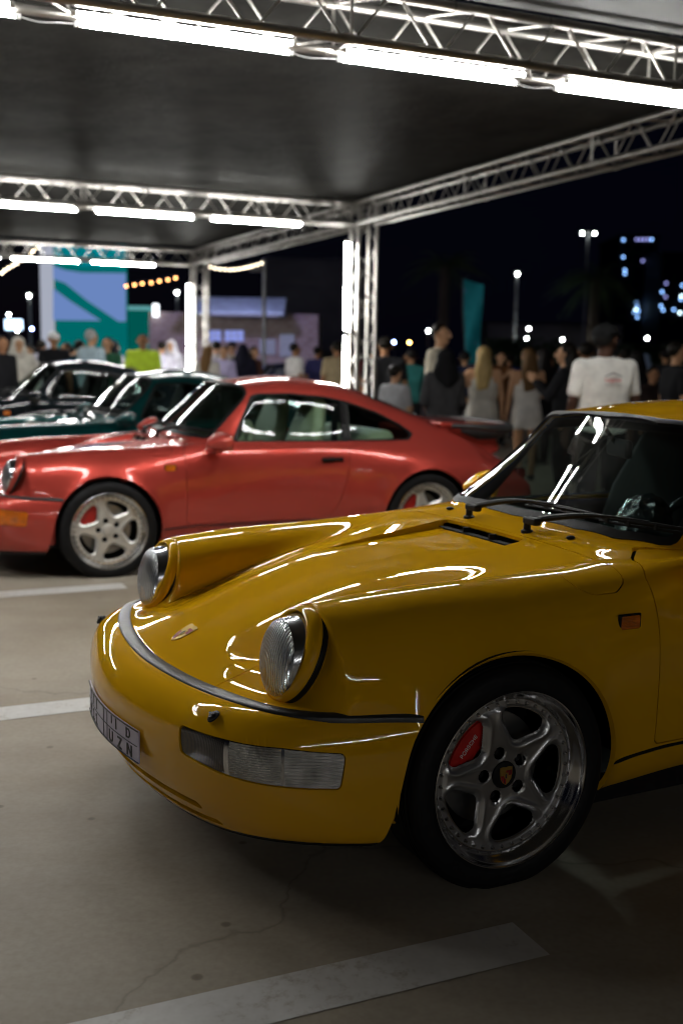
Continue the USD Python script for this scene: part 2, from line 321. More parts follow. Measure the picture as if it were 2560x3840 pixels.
def body_grid(du, per):
    S = np.array(ROWS, float)
    n = len(S); d = np.linalg.norm(np.diff(S, axis=0), axis=2).mean(1); t = np.r_[0, np.cumsum(d)]
    tt, su = [], []
    for i in range(n - 1):
        m = max(2, int(round(d[i] / du))); a = np.linspace(0, 1, m, endpoint=False); tt += list(t[i] + a * d[i]); su += list(i + a)
    tt.append(t[-1]); su.append(n - 1.0); tt, su = np.array(tt), np.array(su)
    out = np.zeros((len(tt), 11, 3))
    for k in range(11):
        breaks = [0, n - 1]
        if k in (3, 4, 5): breaks = [0, 3, n - 1]
        if k in (0, 1, 2): breaks = [0, 1, 8, 10, n - 1]
        for a, b in zip(breaks[:-1], breaks[1:]):
            sel = (su >= a) & (su <= b)
            out[sel, k] = spl(t[a:b + 1], S[a:b + 1, k], tt[sel])
    full = np.concatenate([out[:, :0:-1] * [1, -1, 1], out], 1)        # 21 guide lines, right side negative
    kv = np.concatenate([np.linspace(-10, 10, 20 * per + 1)])
    V = np.zeros((len(tt), len(kv), 3))
    for i in range(len(tt)):
        L = np.linalg.norm(np.diff(full[i], axis=0), axis=1) ** 0.75
        c = np.r_[0, np.cumsum(L)]
        V[i] = CubicSpline(c, full[i])(np.interp(kv, np.arange(-10, 11), c))
    F = grid_faces(len(tt), len(kv)); P = V.reshape(-1, 3).copy()
    P[:, 1] *= -1                                                       # the car's left is -y
    N = vnormals(P, F)
    if (N[:, 2] * (P[:, 2] > 1)).sum() < 0: F = F[:, ::-1]; N = -N
    U, K = np.meshgrid(su, kv, indexing='ij')
    return np.column_stack([P, N, U.ravel(), K.ravel()]), F
DLO = round_poly([(.86, .848), (1.045, 1.155), (1.10, 1.170), (1.32, 1.172), (1.58, 1.150), (1.76, 1.115), (2.00, 1.040), (2.19, .948), (2.275, .885), (2.20, .838), (1.70, .838)], .015)
DOORGLASS = round_poly([(.893, .852), (1.060, 1.140), (1.105, 1.157), (1.32, 1.160), (1.58, 1.139), (1.712, 1.111), (1.678, .850)], .012)
QGLASS = round_poly([(1.738, .850), (1.768, 1.100), (1.99, 1.030), (2.175, .940), (2.248, .880), (2.18, .850)], .022)
DOOR = round_poly([(.514, .318), (.514, .80), (.540, .836), (.60, .858), (1.70, .858), (1.672, .70), (1.648, .56), (1.60, .42), (1.545, .335), (1.50, .312)], .02)
FLAP = round_poly([(.240, .835), (.275, .858), (.42, .858), (.456, .828), (.446, .798), (.395, .770), (.315, .768), (.278, .786)], .036)
HOOD = [(-.80, -.408), (-.738, -.408), (-.60, -.406), (-.45, -.409), (-.285, -.419), (-.15, -.434), (-.01, -.452), (.12, -.476), (.245, -.510), (.36, -.562), (.430, -.612), (.440, -.55), (.442, -.3), (.443, 0)]
HOOD = np.array(HOOD + [(x, -y) for x, y in HOOD[-2::-1]])
SCREEN = [(.548, 0), (.552, .15), (.566, .31), (.604, .47), (.672, .585), (.705, .615), (.735, .612), (.88, .553), (1.00, .518), (1.030, .498), (1.030, .46), (.966, .26), (.957, 0)]
SCREEN = np.array(SCREEN + [(x, -y) for x, y in SCREEN[-2:0:-1]])
REARWIN = np.array([(1.97, .0), (1.98, .30), (2.02, .40), (2.40, .36), (2.52, .30), (2.55, 0), (2.52, -.30), (2.40, -.36), (2.02, -.40), (1.98, -.30)])
HL_C, HL_TILT = np.array([-.545, .572, .654]), math.radians(24)
HL_AX = np.array([-math.cos(HL_TILT), 0, math.sin(HL_TILT)])

def wheel_polys():
    holes = []
    for k in range(5):
        a0 = math.radians(68 + 72 * k); arc = [(0.191 * math.cos(a0 + t), 0.191 * math.sin(a0 + t)) for t in np.linspace(-.42, .42, 15)]
        inner = Point(0.131 * math.cos(a0), 0.131 * math.sin(a0)).buffer(0.031)
        mid = [(0.160 * math.cos(a0 + t), 0.160 * math.sin(a0 + t)) for t in (-.43, .43)]
        h = Polygon(arc + [(0.15 * math.cos(a0), 0.15 * math.sin(a0))]).union(inner).union(Polygon([arc[0], mid[0], (0.13 * math.cos(a0), 0.13 * math.sin(a0)), mid[1], arc[-1]]).buffer(0)).convex_hull
        holes.append(np.array(h.buffer(-.024).buffer(.024).exterior.coords)[:-1])
    lugs = [(0.064 * math.cos(math.radians(104 + 72 * k)), 0.064 * math.sin(math.radians(104 + 72 * k))) for k in range(5)]
    return holes, lugs
HOLES, LUGS = wheel_polys()
def wheel_face(nr, na):
    """The five-spoke centre as a sheet with rolled edges round its openings; outward is -y."""
    r = np.linspace(0.0385, 0.2135, nr); a = np.linspace(0, 2 * PI, na, endpoint=False); Rr, Aa = np.meshgrid(r, a, indexing='ij')
    x, z = (Rr * np.cos(Aa)).ravel(), (Rr * np.sin(Aa)).ravel()
    i, j = np.meshgrid(np.arange(nr - 1), np.arange(na), indexing='ij'); k = (j + 1) % na
    F = np.concatenate([np.stack([i * na + j, i * na + k, (i + 1) * na + k], -1).reshape(-1, 3), np.stack([i * na + j, (i + 1) * na + k, (i + 1) * na + j], -1).reshape(-1, 3)])
    d = np.min([sdf(h, x, z) for h in HOLES], 0); dl = np.min([np.hypot(x - p, z - q) - .0175 for p, q in LUGS], 0)
    rr = np.hypot(x, z)
    def roll(q, w, h): t = np.clip(1 - q / w, 0, 1.6); return h * (1 - np.sqrt(np.clip(1 - np.minimum(t, 1) ** 2, 0, 1)))
    y = .040 + .004 * np.cos(rr / .2 * PI) + roll(d, .018, .016) + roll(dl, .004, .004) - .004 * np.exp(-(d - .019) ** 2 / .00004) + .022 * np.clip((rr - .193) / .012, 0, 1) ** 1 * 0
    y = np.where(rr > .193, np.maximum(y * 0 + .040, y - .012), y)
    P = np.column_stack([x, y, z]); N = vnormals(P, F)
    if N[:, 1].sum() > 0: F = F[:, ::-1]; N = -N
    A = np.column_stack([P, N]);
    _, (A, F) = split(A, F, np.min([sdf(h, A[:, 0], A[:, 2]) for h in HOLES], 0))
    _, (A, F) = split(A, F, np.min([np.hypot(A[:, 0] - p, A[:, 2] - q) - .0175 for p, q in LUGS], 0))
    return A, F
def build_wheel(car, at, side, fine, steer=0.0, text=False, alloy=None):
    """A wheel as a part of the car with its own pieces; side -1 is the car's left."""
    p = numbered(f'{car}/wheel'); X = UsdGeom.Xform.Define(stage, p); X.AddTranslateOp().Set(Gf.Vec3d(*map(float, at)))
    X.AddRotateZOp().Set((0 if side < 0 else 180) + math.degrees(steer))
    na = 96 if fine else 48
    w = .215
    put_l = lambda nm, m, mat, sm=40, **kw: putm(nm, m, mat, p, smooth=sm, **kw)
    ty = lathe([(.2455, .004), (.250, -.003), (.262, -.007), (.278, -.0075), (.296, -.004), (.309, .006), (.3155, .022), (.318, .045), (.3185, w / 2), (.318, w - .03), (.310, w), (.28, w + .01), (.24, w)], na)
    V = ty.vertices; lowz = V[:, 2] < -.302; V[lowz, 2] = -.302 - (V[lowz, 2] + .302) * -.15; ty.vertices = V
    put_l('tyre', ty, m_tyre)
    if fine:
        g = [tube([(rr * math.cos(a), .03 + .016 * q, rr * math.sin(a)) for a in np.linspace(0, 2 * PI, 97)], .0028, 4, cap=False) for q, rr in enumerate((.3178, .3187, .3190))]
        putm('tread_groove', cat_(g), m_rubber, p)
    lip = m_polish
    put_l('rim_lip', lathe([(.2460, .010), (.2478, .0), (.2470, -.0035), (.2440, -.0040), (.2412, -.0010), (.2395, .006), (.2350, .014), (.2270, .022), (.2190, .032), (.2165, .0405), (.2120, .0415), (.190, .0425)], na), lip)
    put_l('rim_barrel', lathe([(.213, .045), (.209, .07), (.207, .13), (.212, .2), (.0, .2)], 48), m_trim)
    A, F = wheel_face(30 if fine else 20, 240 if fine else 120)
    panel('wheel_face', A, F, alloy or m_alloy, p, depth=0.0)
    put('opening_edge', *skirted_only(A, F, .028), m_polish, p)
    bolts = cat_([moved(lathe([(.0, -.009), (.003, -.0088), (.0044, -.006), (.0048, -.003), (.0062, -.001), (.0066, .002)], 8), t=(.2055 * math.cos(b), .0395, .2055 * math.sin(b))) for b in np.linspace(0, 2 * PI, 40, endpoint=False)])
    putm('rim_bolt', bolts, m_polish, p, smooth=50, kind='stuff')
    cap = lathe([(0, .034), (.02, .0345), (.033, .036), (.0375, .039), (.0388, .045)], 32)
    putm('hub_cap', cap, m_trim if fine else (alloy or m_alloy), p, smooth=40)
    if fine: crest(p, (0, .0335, 0), .052, 'wheel')
    ln = cat_([moved(lathe([(0, .058), (.009, .058), (.010, .06), (.010, .075), (.018, .076)], 6), t=(q[0], 0, q[1])) for q in LUGS])
    putm('wheel_nut', ln, m_trim, p, smooth=30, kind='stuff')
    putm('brake_disc', lathe([(.085, .075), (.09, .112), (.160, .112), (.160, .140), (.09, .140)], 48), m_disc, p, smooth=30)
    # caliper: an arched block hugging the disc
    arc = [(r * math.cos(t), r * math.sin(t)) for r, tt in ((.194, np.linspace(math.radians(104), math.radians(184), 14)), (.098, np.linspace(math.radians(180), math.radians(108), 12))) for t in tt]
    cb = ext(Polygon(arc).buffer(-.008).buffer(.008), .06); cb.apply_transform(rot((1, 0, 0), PI / 2)); cb.apply_translation((0, .128, 0))
    rib = ext(Polygon([(r * math.cos(t), r * math.sin(t)) for r, tt in ((.170, np.linspace(math.radians(112), math.radians(174), 10)), (.124, np.linspace(math.radians(170), math.radians(116), 8))) for t in tt]).buffer(-.006).buffer(.006), .01)
    rib.apply_transform(rot((1, 0, 0), PI / 2)); rib.apply_translation((0, .070, 0))
    cal = putm('brake_caliper', cat_([cb, rib]), m_caliper, p, smooth=30)
    if text:
        tm = meshkit.text_mesh('PORSCHE', .0115, .0012); tm.apply_translation((-tm.bounds[1][0] / 2, -.006, 0))
        th = math.radians(140)                                        # reads upwards along the caliper
        ux, uz = math.sin(th), -math.cos(th)
        R = np.eye(4); R[:3, 0] = (ux, 0, uz); R[:3, 1] = (math.cos(th), 0, math.sin(th)); R[:3, 2] = np.cross(R[:3, 0], R[:3, 1]); R[:3, 3] = (.139 * math.cos(th), .0595, .139 * math.sin(th))
        tm.apply_transform(R); putm('caliper_lettering', tm, m_white_print, p)
    return p
def skirted_only(A, F, depth):
    V, F2, N = skirted(A, F, depth); q = F2[len(F):]; u, inv = np.unique(q, return_inverse=True)
    return V[u], inv.reshape(q.shape)
def crest(parent, c, h, how):
    """Small shield badge: gold field, red and black bars, dark horse shield in the middle."""
    w = h * .78
    sh = [(-.5, .46), (-.25, .50), (0, .47), (.25, .50), (.5, .46), (.49, .1), (.42, -.18), (.25, -.37), (0, -.5), (-.25, -.37), (-.42, -.18), (-.49, .1)]
    S = Polygon([(x * w, y * h) for x, y in sh])
    parts = [('badge', S, m_gold, .002)]
    red, blk = [], []
    for sx, sy in ((-1, -1), (1, 1)):
        q = Polygon([(0, .02 * h), (sx * w, .02 * h), (sx * w, sy * h), (0, sy * h)]).intersection(S.buffer(-.03 * h))
        if sy > 0: q = q.intersection(Polygon([(-w, -h), (w, -h), (w, .30 * h), (-w, .30 * h)]))
        for i in range(6):
            b = shapely.box(-w + 2 * w * i / 12 if 0 else (sx * w * .5 * i / 6 if sx > 0 else -w * .5 * (i + 1) / 6), -h, (sx * w * .5 * (i + 1) / 6 if sx > 0 else -w * .5 * i / 6), h)
            (red if i % 2 == 0 else blk).append(q.intersection(b))
    mid = Polygon([(x * w * .36, y * h * .36) for x, y in sh])
    horse = Polygon([(x * w, y * h) for x, y in ((-.06, -.12), (-.08, .02), (-.05, .10), (.01, .12), (.05, .05), (.03, -.02), (.06, -.12))])
    lay = [('badge_bar', shapely.union_all(red).difference(mid), m_red_enamel, .0026), ('badge_bar', shapely.union_all(blk).difference(mid), m_black_print, .0026), ('badge_shield', mid, m_gold, .0032), ('badge_horse', horse, m_black_print, .0038)]
    top = None
    for nm, g, mt, hh in parts + lay:
        g = [x for x in getattr(g, 'geoms', [g]) if x.geom_type == 'Polygon' and x.area > 1e-9]
        if not g: continue
        m = cat_([trimesh.creation.extrude_polygon(x, hh, engine='earcut') for x in g])
        if isinstance(how, str): m.apply_transform(rot((1, 0, 0), PI / 2))
        elif how is not None: m.apply_transform(how)
        m.apply_translation(c)
        putm(nm, m, mt, parent)

# ------------------------------------------------------------------ the front bumper, as rails from the centre round to the wheel arch
RAILS = np.array([
 [(-.790, 0, .529), (-.778, .20, .531), (-.750, .38, .534), (-.698, .55, .535), (-.630, .670, .533), (-.550, .728, .528), (-.44, .764, .522), (-.282, .796, .510)],
 [(-.858, 0, .512), (-.845, .20, .512), (-.813, .38, .512), (-.768, .545, .512), (-.680, .672, .511), (-.570, .743, .508), (-.44, .780, .500), (-.298, .806, .488)],
 [(-.899, 0, .445), (-.884, .20, .445), (-.849, .38, .445), (-.800, .545, .445), (-.710, .685, .443), (-.578, .764, .440), (-.44, .799, .435), (-.328, .815, .428)],
 [(-.893, 0, .340), (-.877, .20, .340), (-.842, .38, .340), (-.791, .545, .340), (-.702, .683, .340), (-.574, .764, .340), (-.44, .801, .338), (-.352, .815, .335)],
 [(-.860, 0, .240), (-.845, .20, .240), (-.811, .38, .240), (-.757, .535, .240), (-.666, .662, .238), (-.552, .743, .234), (-.44, .785, .228), (-.378, .800, .226)],
 [(-.820, 0, .176), (-.804, .20, .176), (-.770, .37, .177), (-.713, .520, .179), (-.628, .638, .184), (-.530, .715, .186), (-.44, .760, .186), (-.390, .776, .186)],
 [(-.785, 0, .150), (-.770, .20, .150), (-.738, .36, .151), (-.684, .500, .154), (-.604, .612, .160), (-.517, .684, .164), (-.44, .730, .166), (-.398, .746, .166)]])
def bumper_grid(nt, nw):
    R = RAILS; full = np.concatenate([(R * [1, -1, 1])[:, :0:-1], R], 1)       # 7 x 15
    L = np.linalg.norm(np.diff(full[2], axis=0), axis=1); c = np.r_[0, np.cumsum(L)]; c -= c[7]
    s = np.linspace(c[0], c[-1], nt)
    X = CubicSpline(c, full, axis=1)(s)                                        # 7 x nt x 3
    w = np.r_[0, np.cumsum(np.linalg.norm(np.diff(full, axis=0), axis=2).mean(1) ** .8)]
    global WR5; WR5 = w[5] / w[-1] - .004
    V = CubicSpline(w, X, axis=0)(np.linspace(0, w[-1], nw)).transpose(1, 0, 2)
    P = V.reshape(-1, 3).copy(); P[:, 1] *= -1
    F = grid_faces(nt, nw); N = vnormals(P, F)
    if (N[:, 0]).sum() > 0: F = F[:, ::-1]; N = -N
    return np.column_stack([P, N, np.repeat(s, nw), np.tile(np.linspace(0, 1, nw), nt)]), F
def strip_mesh(n=160):
    """The black rubber strip between bonnet and bumper: broad over the nose, a thin line along the wing."""
    f0 = np.concatenate([(RAILS[0] * [1, -1, 1])[:0:-1], RAILS[0]]); c = np.r_[0, np.cumsum(np.linalg.norm(np.diff(f0, axis=0), axis=1))]; c -= c[7]
    s = np.linspace(c[0], c[-1], n); O = CubicSpline(c, f0)(s); T = np.gradient(O, axis=0); T /= np.linalg.norm(T, axis=1, keepdims=True)
    I = np.cross([0, 0, 1.0], T); I[:, 2] = 0; I /= np.linalg.norm(I, axis=1, keepdims=True)
    if (I[n // 2][0]) < 0: I = -I
    a = np.abs(s); wd = np.interp(a, [0, .5, .68, .82, 1.3], [.040, .038, .026, .010, .008]); up = np.interp(a, [0, .5, .68, .85, 1.3], [.006, .006, .008, .014, .014])
    prof = []
    for q, (u, v) in enumerate(((-.12, -.9), (-.10, .25), (.05, .75), (.45, 1.0), (.85, 1.0), (1.02, .6), (1.05, -.9))):
        pr_ = np.interp(a, [0, .6, .85, 1.3], [0, .002, .010, .010])
        prof.append(O - I * pr_[:, None] + I * (u * (wd + pr_))[:, None] + np.array([0, 0, 1.0]) * (v * .009 + (up - .008) * (u if u > 0 else 0))[:, None])
    V = np.stack(prof, 1); F = grid_faces(n, len(prof)); P = V.reshape(-1, 3); P[:, 1] *= -1
    N = vnormals(P, F)
    if N[:, 2].sum() < 0: F = F[:, ::-1]
    return P, F
def rings(specs, n, closed_tip=False):
    """Loft of circles; each (centre, radius, backward tilt in degrees)."""
    a = np.linspace(0, 2 * PI, n, endpoint=False); V = []
    for c, r, tl in specs:
        t = math.radians(tl); up = np.array([math.sin(t), 0, math.cos(t)])
        V.append(np.asarray(c) + r * np.cos(a)[:, None] * np.array([0, 1.0, 0]) + r * np.sin(a)[:, None] * up)
    m = len(V); F = []
    for q in range(m - 1):
        for k in range(n): F += [[q * n + k, q * n + (k + 1) % n, (q + 1) * n + (k + 1) % n], [q * n + k, (q + 1) * n + (k + 1) % n, (q + 1) * n + k]]
    return trimesh.Trimesh(np.vstack(V), np.array(F), process=False)
def bezel(side, fine):
    """Headlamp bezel, seal, collar, reflector and ribbed glass, facing forwards and up."""
    n = 80 if fine else 40
    C = HL_C * [1, side, 1]; fw = lambda d, tl: C + np.array([-math.cos(math.radians(tl)), 0, math.sin(math.radians(tl))]) * d
    cl = C + np.array([-.046, 0, -.007])
    def aim(m, tilt, c):
        ax = np.array([-math.cos(tilt), 0, math.sin(tilt)]); R = np.eye(4); u = np.array([0, 1.0, 0]); R[:3, 0] = u; R[:3, 1] = np.cross(ax, u); R[:3, 2] = ax; R[:3, 3] = c
        m.apply_transform(R); return m
    zl = lambda pr: lathe(pr, n, 'z'); t1 = math.radians(9)
    return [('headlight_bezel', rings([(fw(-.02, 24), .1300, 24), (fw(0, 24), .1318, 24), (fw(.004, 24), .1325, 24), (fw(.010, 23), .1318, 23), (fw(.018, 22), .1285, 22), (fw(.025, 21), .1230, 21), (fw(.029, 20), .1165, 20), (fw(.029, 20), .1115, 20), (fw(.025, 20), .1085, 20), (fw(.0, 20), .1075, 20)], n), 'paint', 40),
            ('headlight_seal', rings([(fw(-.018, 24), .131, 24), (fw(-.012, 24), .1345, 24), (fw(-.006, 24), .1352, 24), (fw(-.001, 24), .1335, 24), (fw(.002, 24), .130, 24)], n), m_rubber, 40),
            ('headlight_ring', rings([(fw(.0, 20), .1072, 20), (fw(.018, 18), .1068, 18), (cl + [.012, 0, 0], .1060, 12), (cl + [.002, 0, 0], .1050, 9), (cl + [-.003, 0, .0005], .1025, 9), (cl + [-.002, 0, 0], .1000, 9)], n), m_bowl, 40),
            ('reflector', aim(zl([(.1010, .001), (.094, -.014), (.075, -.036), (.050, -.052), (.025, -.058), (.018, -.058), (.016, -.035), (.010, -.030), (0, -.029)]), t1, cl), m_bowl, 60),
            ('headlight_glass', aim(zl([(.1012, .0), (.0990, .0055), (.090, .0125), (.070, .0205), (.045, .0265), (.020, .0300), (.0, .0305)]), t1, cl), m_lens, 60)]
def build_car(name, label, pose, paint_m, seat_m, fine, steer=0.0, group=None, alloy=None, lampm=None, plate=True):
    car = thing(name, label, 'car', (pose[0], pose[1], 0), pose[2], group)
    A, F = body_grid(.011 if fine else .022, 14 if fine else 8)
    y = lambda A: A[:, 1]; ay = lambda A: np.abs(A[:, 1])
    # wheel arches and headlamp wells
    for xc, zc, r in ((0.0, .303, .348), (2.272, .304, .345)):
        _, (A, F) = split(A, F, np.maximum(np.hypot(A[:, 0] - xc, A[:, 2] - zc) - r, np.maximum(.40 - ay(A), A[:, 2] - .75)))
    lipd = np.zeros(len(A))
    for xc, zc, r in ((0.0, .303, .348), (2.272, .304, .345)):
        dd_ = np.hypot(A[:, 0] - xc, A[:, 2] - zc) - r
        lipd = np.maximum(lipd, np.where((dd_ < .060) & (ay(A) > .55) & (A[:, 2] < .78), np.clip(1 - dd_ / .060, 0, 1.05), 0))
    A[:, 1] += np.sign(A[:, 1]) * .011 * lipd ** 2
    n_ = vnormals(A[:, :3], F); n_ *= np.sign((n_ * A[:, 3:6]).sum(1, keepdims=True)); A[lipd > 0, 3:6] = n_[lipd > 0]
    for sd in (-1, 1):
        q = A[:, :3] - HL_C * [1, sd, 1]; al = q @ HL_AX; rd = np.linalg.norm(q - al[:, None] * HL_AX, axis=1)
        _, (A, F) = split(A, F, np.maximum(rd - .117, np.abs(al - .045) - .075))
    # glazing
    side = lambda A, poly: np.maximum(sdf(poly, A[:, 0], A[:, 2]), .46 - ay(A))
    top = lambda A, poly: np.maximum(sdf(poly, A[:, 0], A[:, 1]), .84 - A[:, 2])
    (W, WF), (A, F) = split(A, F, side(A, DLO))
    (G, GF), (W, WF) = split(W, WF, side(W, DOORGLASS))
    (Q, QF), (W, WF) = split(W, WF, side(W, QGLASS))
    panel('window_seal', W, WF, m_rubber, car, .012)
    (S, SF), (A, F) = split(A, F, top(A, SCREEN))
    (S, SF), (S2, S2F) = split(S, SF, top(S, SCREEN) + np.interp(S[:, 0], [.60, .72, .95, 1.0], [.024, .022, .022, .018]))
    panel('windscreen_seal', S2, S2F, m_rubber, car, .010, .004)
    panel('windscreen', S, SF, m_glass, car, 0, -.003)
    (R_, RF), (A, F) = split(A, F, top(A, REARWIN))
    (R_, RF), (R2, R2F) = split(R_, RF, top(R_, REARWIN) + .022)
    panel('rear_window_seal', R2, R2F, m_rubber, car, .010, .003); panel('rear_window', R_, RF, m_glass, car, 0, -.003)
    for sg in (-1, 1):
        (g1, f1), _ = split(G, GF, -sg * G[:, 1]); panel('side_window', g1, f1, m_glass, car, 0, -.006)
        (g1, f1), _ = split(Q, QF, -sg * Q[:, 1]); panel('quarter_window', g1, f1, m_glass, car, 0, -.006)
    # shut lines: bonnet, doors, filler flap
    hd = lambda A: np.maximum(np.maximum(sdf(HOOD, A[:, 0], A[:, 1]), A[:, 6] - 7.6), .55 - A[:, 6] - 10 * (A[:, 2] < .5))
    hood_in, rest = split(A, F, np.maximum(sdf(HOOD, A[:, 0], A[:, 1]), A[:, 0] - .50) + .0017)
    _, (A, F) = split(*rest, np.maximum(sdf(HOOD, A0(rest)[:, 0], A0(rest)[:, 1]), A0(rest)[:, 0] - .50) - .0017)
    Hd, HF = hood_in
    # the ventilation slot at the rear of the bonnet
    slot = np.array([(.392, -.243), (.424, -.236), (.424, .236), (.392, .243)])
    _, (Hd, HF) = split(Hd, HF, sdf(slot, Hd[:, 0], Hd[:, 1]))
    # the bonnet sinks in a shallow ramp towards the slot
    for w_ in (.243, .249):
        a_, b_ = split(Hd, HF, np.abs(Hd[:, 1]) - w_); Hd, HF = np.vstack([a_[0], b_[0]]), np.vstack([a_[1], b_[1] + len(a_[0])])
    ra = np.clip((Hd[:, 0] + .12) / .52, 0, 1); dp = .027 * ra ** .9 * np.clip((.249 - np.abs(Hd[:, 1])) / .006, 0, 1) * (Hd[:, 0] < .400)
    Hd[:, 2] -= dp; fl_ = np.abs(np.abs(Hd[:, 1]) - .246) < .0035
    n_ = vnormals(Hd[:, :3], HF); n_ *= np.sign((n_ * Hd[:, 3:6]).sum(1, keepdims=True)); ins_ = (np.abs(Hd[:, 1]) < .2496) & (Hd[:, 0] > -.20) & (Hd[:, 0] < .43)
    Hd[ins_, 3:6] = n_[ins_]
    hood = panel('hood', Hd, HF, paint_m, car, .012)
    vent = box(.040, .50, .004, (.408, 0, .806)); putm('hood_vent', cat_([vent] + [bar((.394 + .007 * q, -.24, .822), (.394 + .007 * q, .24, .822), .0016, 4) for q in range(4)] + [box(.03, .008, .026, (.408, yy, .828)) for yy in (-.08, .08)]), m_trim, hood)
    left = lambda A, q, sg: np.maximum(q, sg * A[:, 1] * -1 + .35 if 0 else .35 - sg * A[:, 1])
    doors = []
    for sg in (-1, 1):
        fld = lambda A: np.maximum(np.maximum(sdf(DOOR, A[:, 0], A[:, 2]), .35 - sg * A[:, 1]), (.25 - A[:, 2]))
        (D, DF), (A, F) = split(A, F, fld(A) + .0018)
        _, (A, F) = split(A, F, fld(A) - .0018)
        d = panel('door', D, DF, paint_m, car, .012); doors.append(d)
        m = (A0((D, DF)))
        L = D.copy(); L[:, :3] -= L[:, 3:6] * .022; L[:, 3:6] *= -1
        put('door_card', L[:, :3], DF[:, ::-1], seat_m if seat_m is m_seat_pale else m_trim, d, N=L[:, 3:6])
        # handle: recessed bow and round push button
        yy = sg * .795
        h1 = moved(rbox(.105, .014, .022, .006), t=(1.515, yy + sg * .016, .727)); h2 = lathe([(0, .028), (.012, .028), (.016, .022), (.017, 0)], 20)
        if sg < 0: h2.apply_transform(rot((1, 0, 0), PI))
        h2.apply_translation((1.612, yy - sg * .004, .724))
        h3 = moved(rbox(.10, .01, .035, .004), t=(1.52, yy, .722)); h4 = moved(rbox(.05, .02, .026, .008), t=(1.592, yy + sg * .010, .725))
        putm('door_handle', cat_([h1, h2, h3, h4]), m_rubber, d, smooth=40)
    fl = lambda A: np.maximum(sdf(FLAP, A[:, 0], A[:, 2]), .45 + A[:, 1])
    (D, DF), (A, F) = split(A, F, fl(A) + .0014)
    _, (A, F) = split(A, F, fl(A) - .0014)
    panel('fuel_flap', D, DF, paint_m, car, .010)
    panel('body_shell', A, F, paint_m, car, .014)
    from scipy.spatial import cKDTree
    for sg in (-1, 1):
        Q = A[(sg * A[:, 1] > .5) & (A[:, 2] < .36)]; xs = np.linspace(.350, 1.925, 60); zs = .292 + .012 * np.clip((xs - .35) / .2, 0, 1)
        _, k_ = cKDTree(Q[:, [0, 2]]).query(np.column_stack([xs, zs]))
        Yk = np.convolve(np.pad(Q[k_, 1], 2, mode='edge'), np.ones(5) / 5, 'valid')
        putm('sill_strip', tube(np.column_stack([xs, Yk, zs]), .0055, 6), m_rubber, car, smooth=60)
    put('shut_line_backing', *backing(A, F), m_trim, car)
    # lining of the cabin: the shell seen from inside
    zf = np.minimum(np.minimum(A[:, 0] - .60, 2.60 - A[:, 0]), A[:, 2] - .40)
    _, (L, LF) = split(A, F, zf)
    L[:, :3] -= L[:, 3:6] * .024; put('cabin_lining', L[:, :3], LF[:, ::-1], m_trim, car, N=-L[:, 3:6])
    # underside, wheel wells
    ub = [box(1.55, 1.36, .09, (1.15, 0, .165)), box(1.05, .80, .05, (.0, 0, .19)), box(1.4, .86, .08, (2.55, 0, .18))]
    putm('floor_pan', cat_(ub), m_trim, car)
    wl = []
    for xc, zc, r in ((0.0, .303, .354), (2.272, .304, .351)):
        for sg in (-1, 1):
            a = np.linspace(-.30 * PI, 1.30 * PI, 40) if 0 else np.linspace(.02 * PI, 1.06 * PI, 40); ys = np.array([.45, .80 if xc == 0 else .855])
            V = np.stack([np.stack([xc + r * np.cos(a), np.full(40, sg * q), zc + r * np.sin(a)], -1) for q in ys], 1).reshape(-1, 3)
            wl.append(trimesh.Trimesh(V, grid_faces(40, 2), process=False)); wl.append(box(.70, .01, .42, (xc, sg * .445, .36)))
    [putm('wheel_well', q_, m_trim, car) for q_ in wl]
    # front bumper with lamp openings, cooling slots and lower lip
    B, BF = bumper_grid(420 if fine else 160, 70 if fine else 30)
    INDP = round_poly([(.482, .392), (.62, .374), (.78, .362), (.945, .352), (.962, .446), (.80, .463), (.64, .467), (.472, .468)], .014)
    ind = lambda A, o=0.0: sdf(INDP, np.abs(A[:, 6]), A[:, 2])
    (I0, IF), (B, BF) = split(B, BF, ind(B))
    for z0, z1, sm in ((.236, .258, .53), (.194, .214, .58)):
        poly = round_poly([(-sm, z0), (sm, z0), (sm - .03, z1), (-sm + .03, z1)], .008)
        _, (B, BF) = split(B, BF, sdf(poly, B[:, 6], B[:, 2]))
    (lipA, lipF), (B, BF) = split(B, BF, WR5 - B[:, 7])
    bump = panel('front_bumper', B, BF, paint_m, car, .018)
    panel('front_lip', lipA, lipF, m_trim, car, .01)
    K, KF = bumper_grid(80, 16); K[:, :3] -= K[:, 3:6] * .03; (K, KF), _ = split(K, KF, np.maximum(np.abs(K[:, 6]) - .70, K[:, 2] - .29)); put('slot_backing', K[:, :3], KF, m_trim, bump, N=K[:, 3:6])
    (I1, I1F), _ = split(I0, IF, ind(I0) + .003)
    for sg in (-1, 1):
        (H1, H1F), _ = split(I1, I1F, -sg * I1[:, 1])
        s_ = lambda A: np.abs(A[:, 6])
        (Kb, KbF), _ = split(I0, IF, -sg * I0[:, 1]); Kb[:, :3] -= Kb[:, 3:6] * .020; put('lamp_housing', Kb[:, :3], KbF, m_trim, bump, N=Kb[:, 3:6])
        (fog, fF), r1 = split(H1, H1F, s_(H1) - .640)
        (div, dF), r2 = split(*r1, s_(r1[0]) - .655) if len(r1[1]) else ((H1[:0], H1F[:0]), r1)
        (c1, c1F), r3 = split(*r2, s_(r2[0]) - .798)
        (c2, c2F), (c3, c3F) = split(*r3, s_(r3[0]) - .806)
        lm = lampm or m_clear
        panel('fog_lamp', fog, fF, m_smoke, bump, .010, -.004)
        panel('indicator', c1, c1F, lm, bump, .010, -.003); panel('indicator', c3, c3F, lampm or m_clear2, bump, .010, -.003)
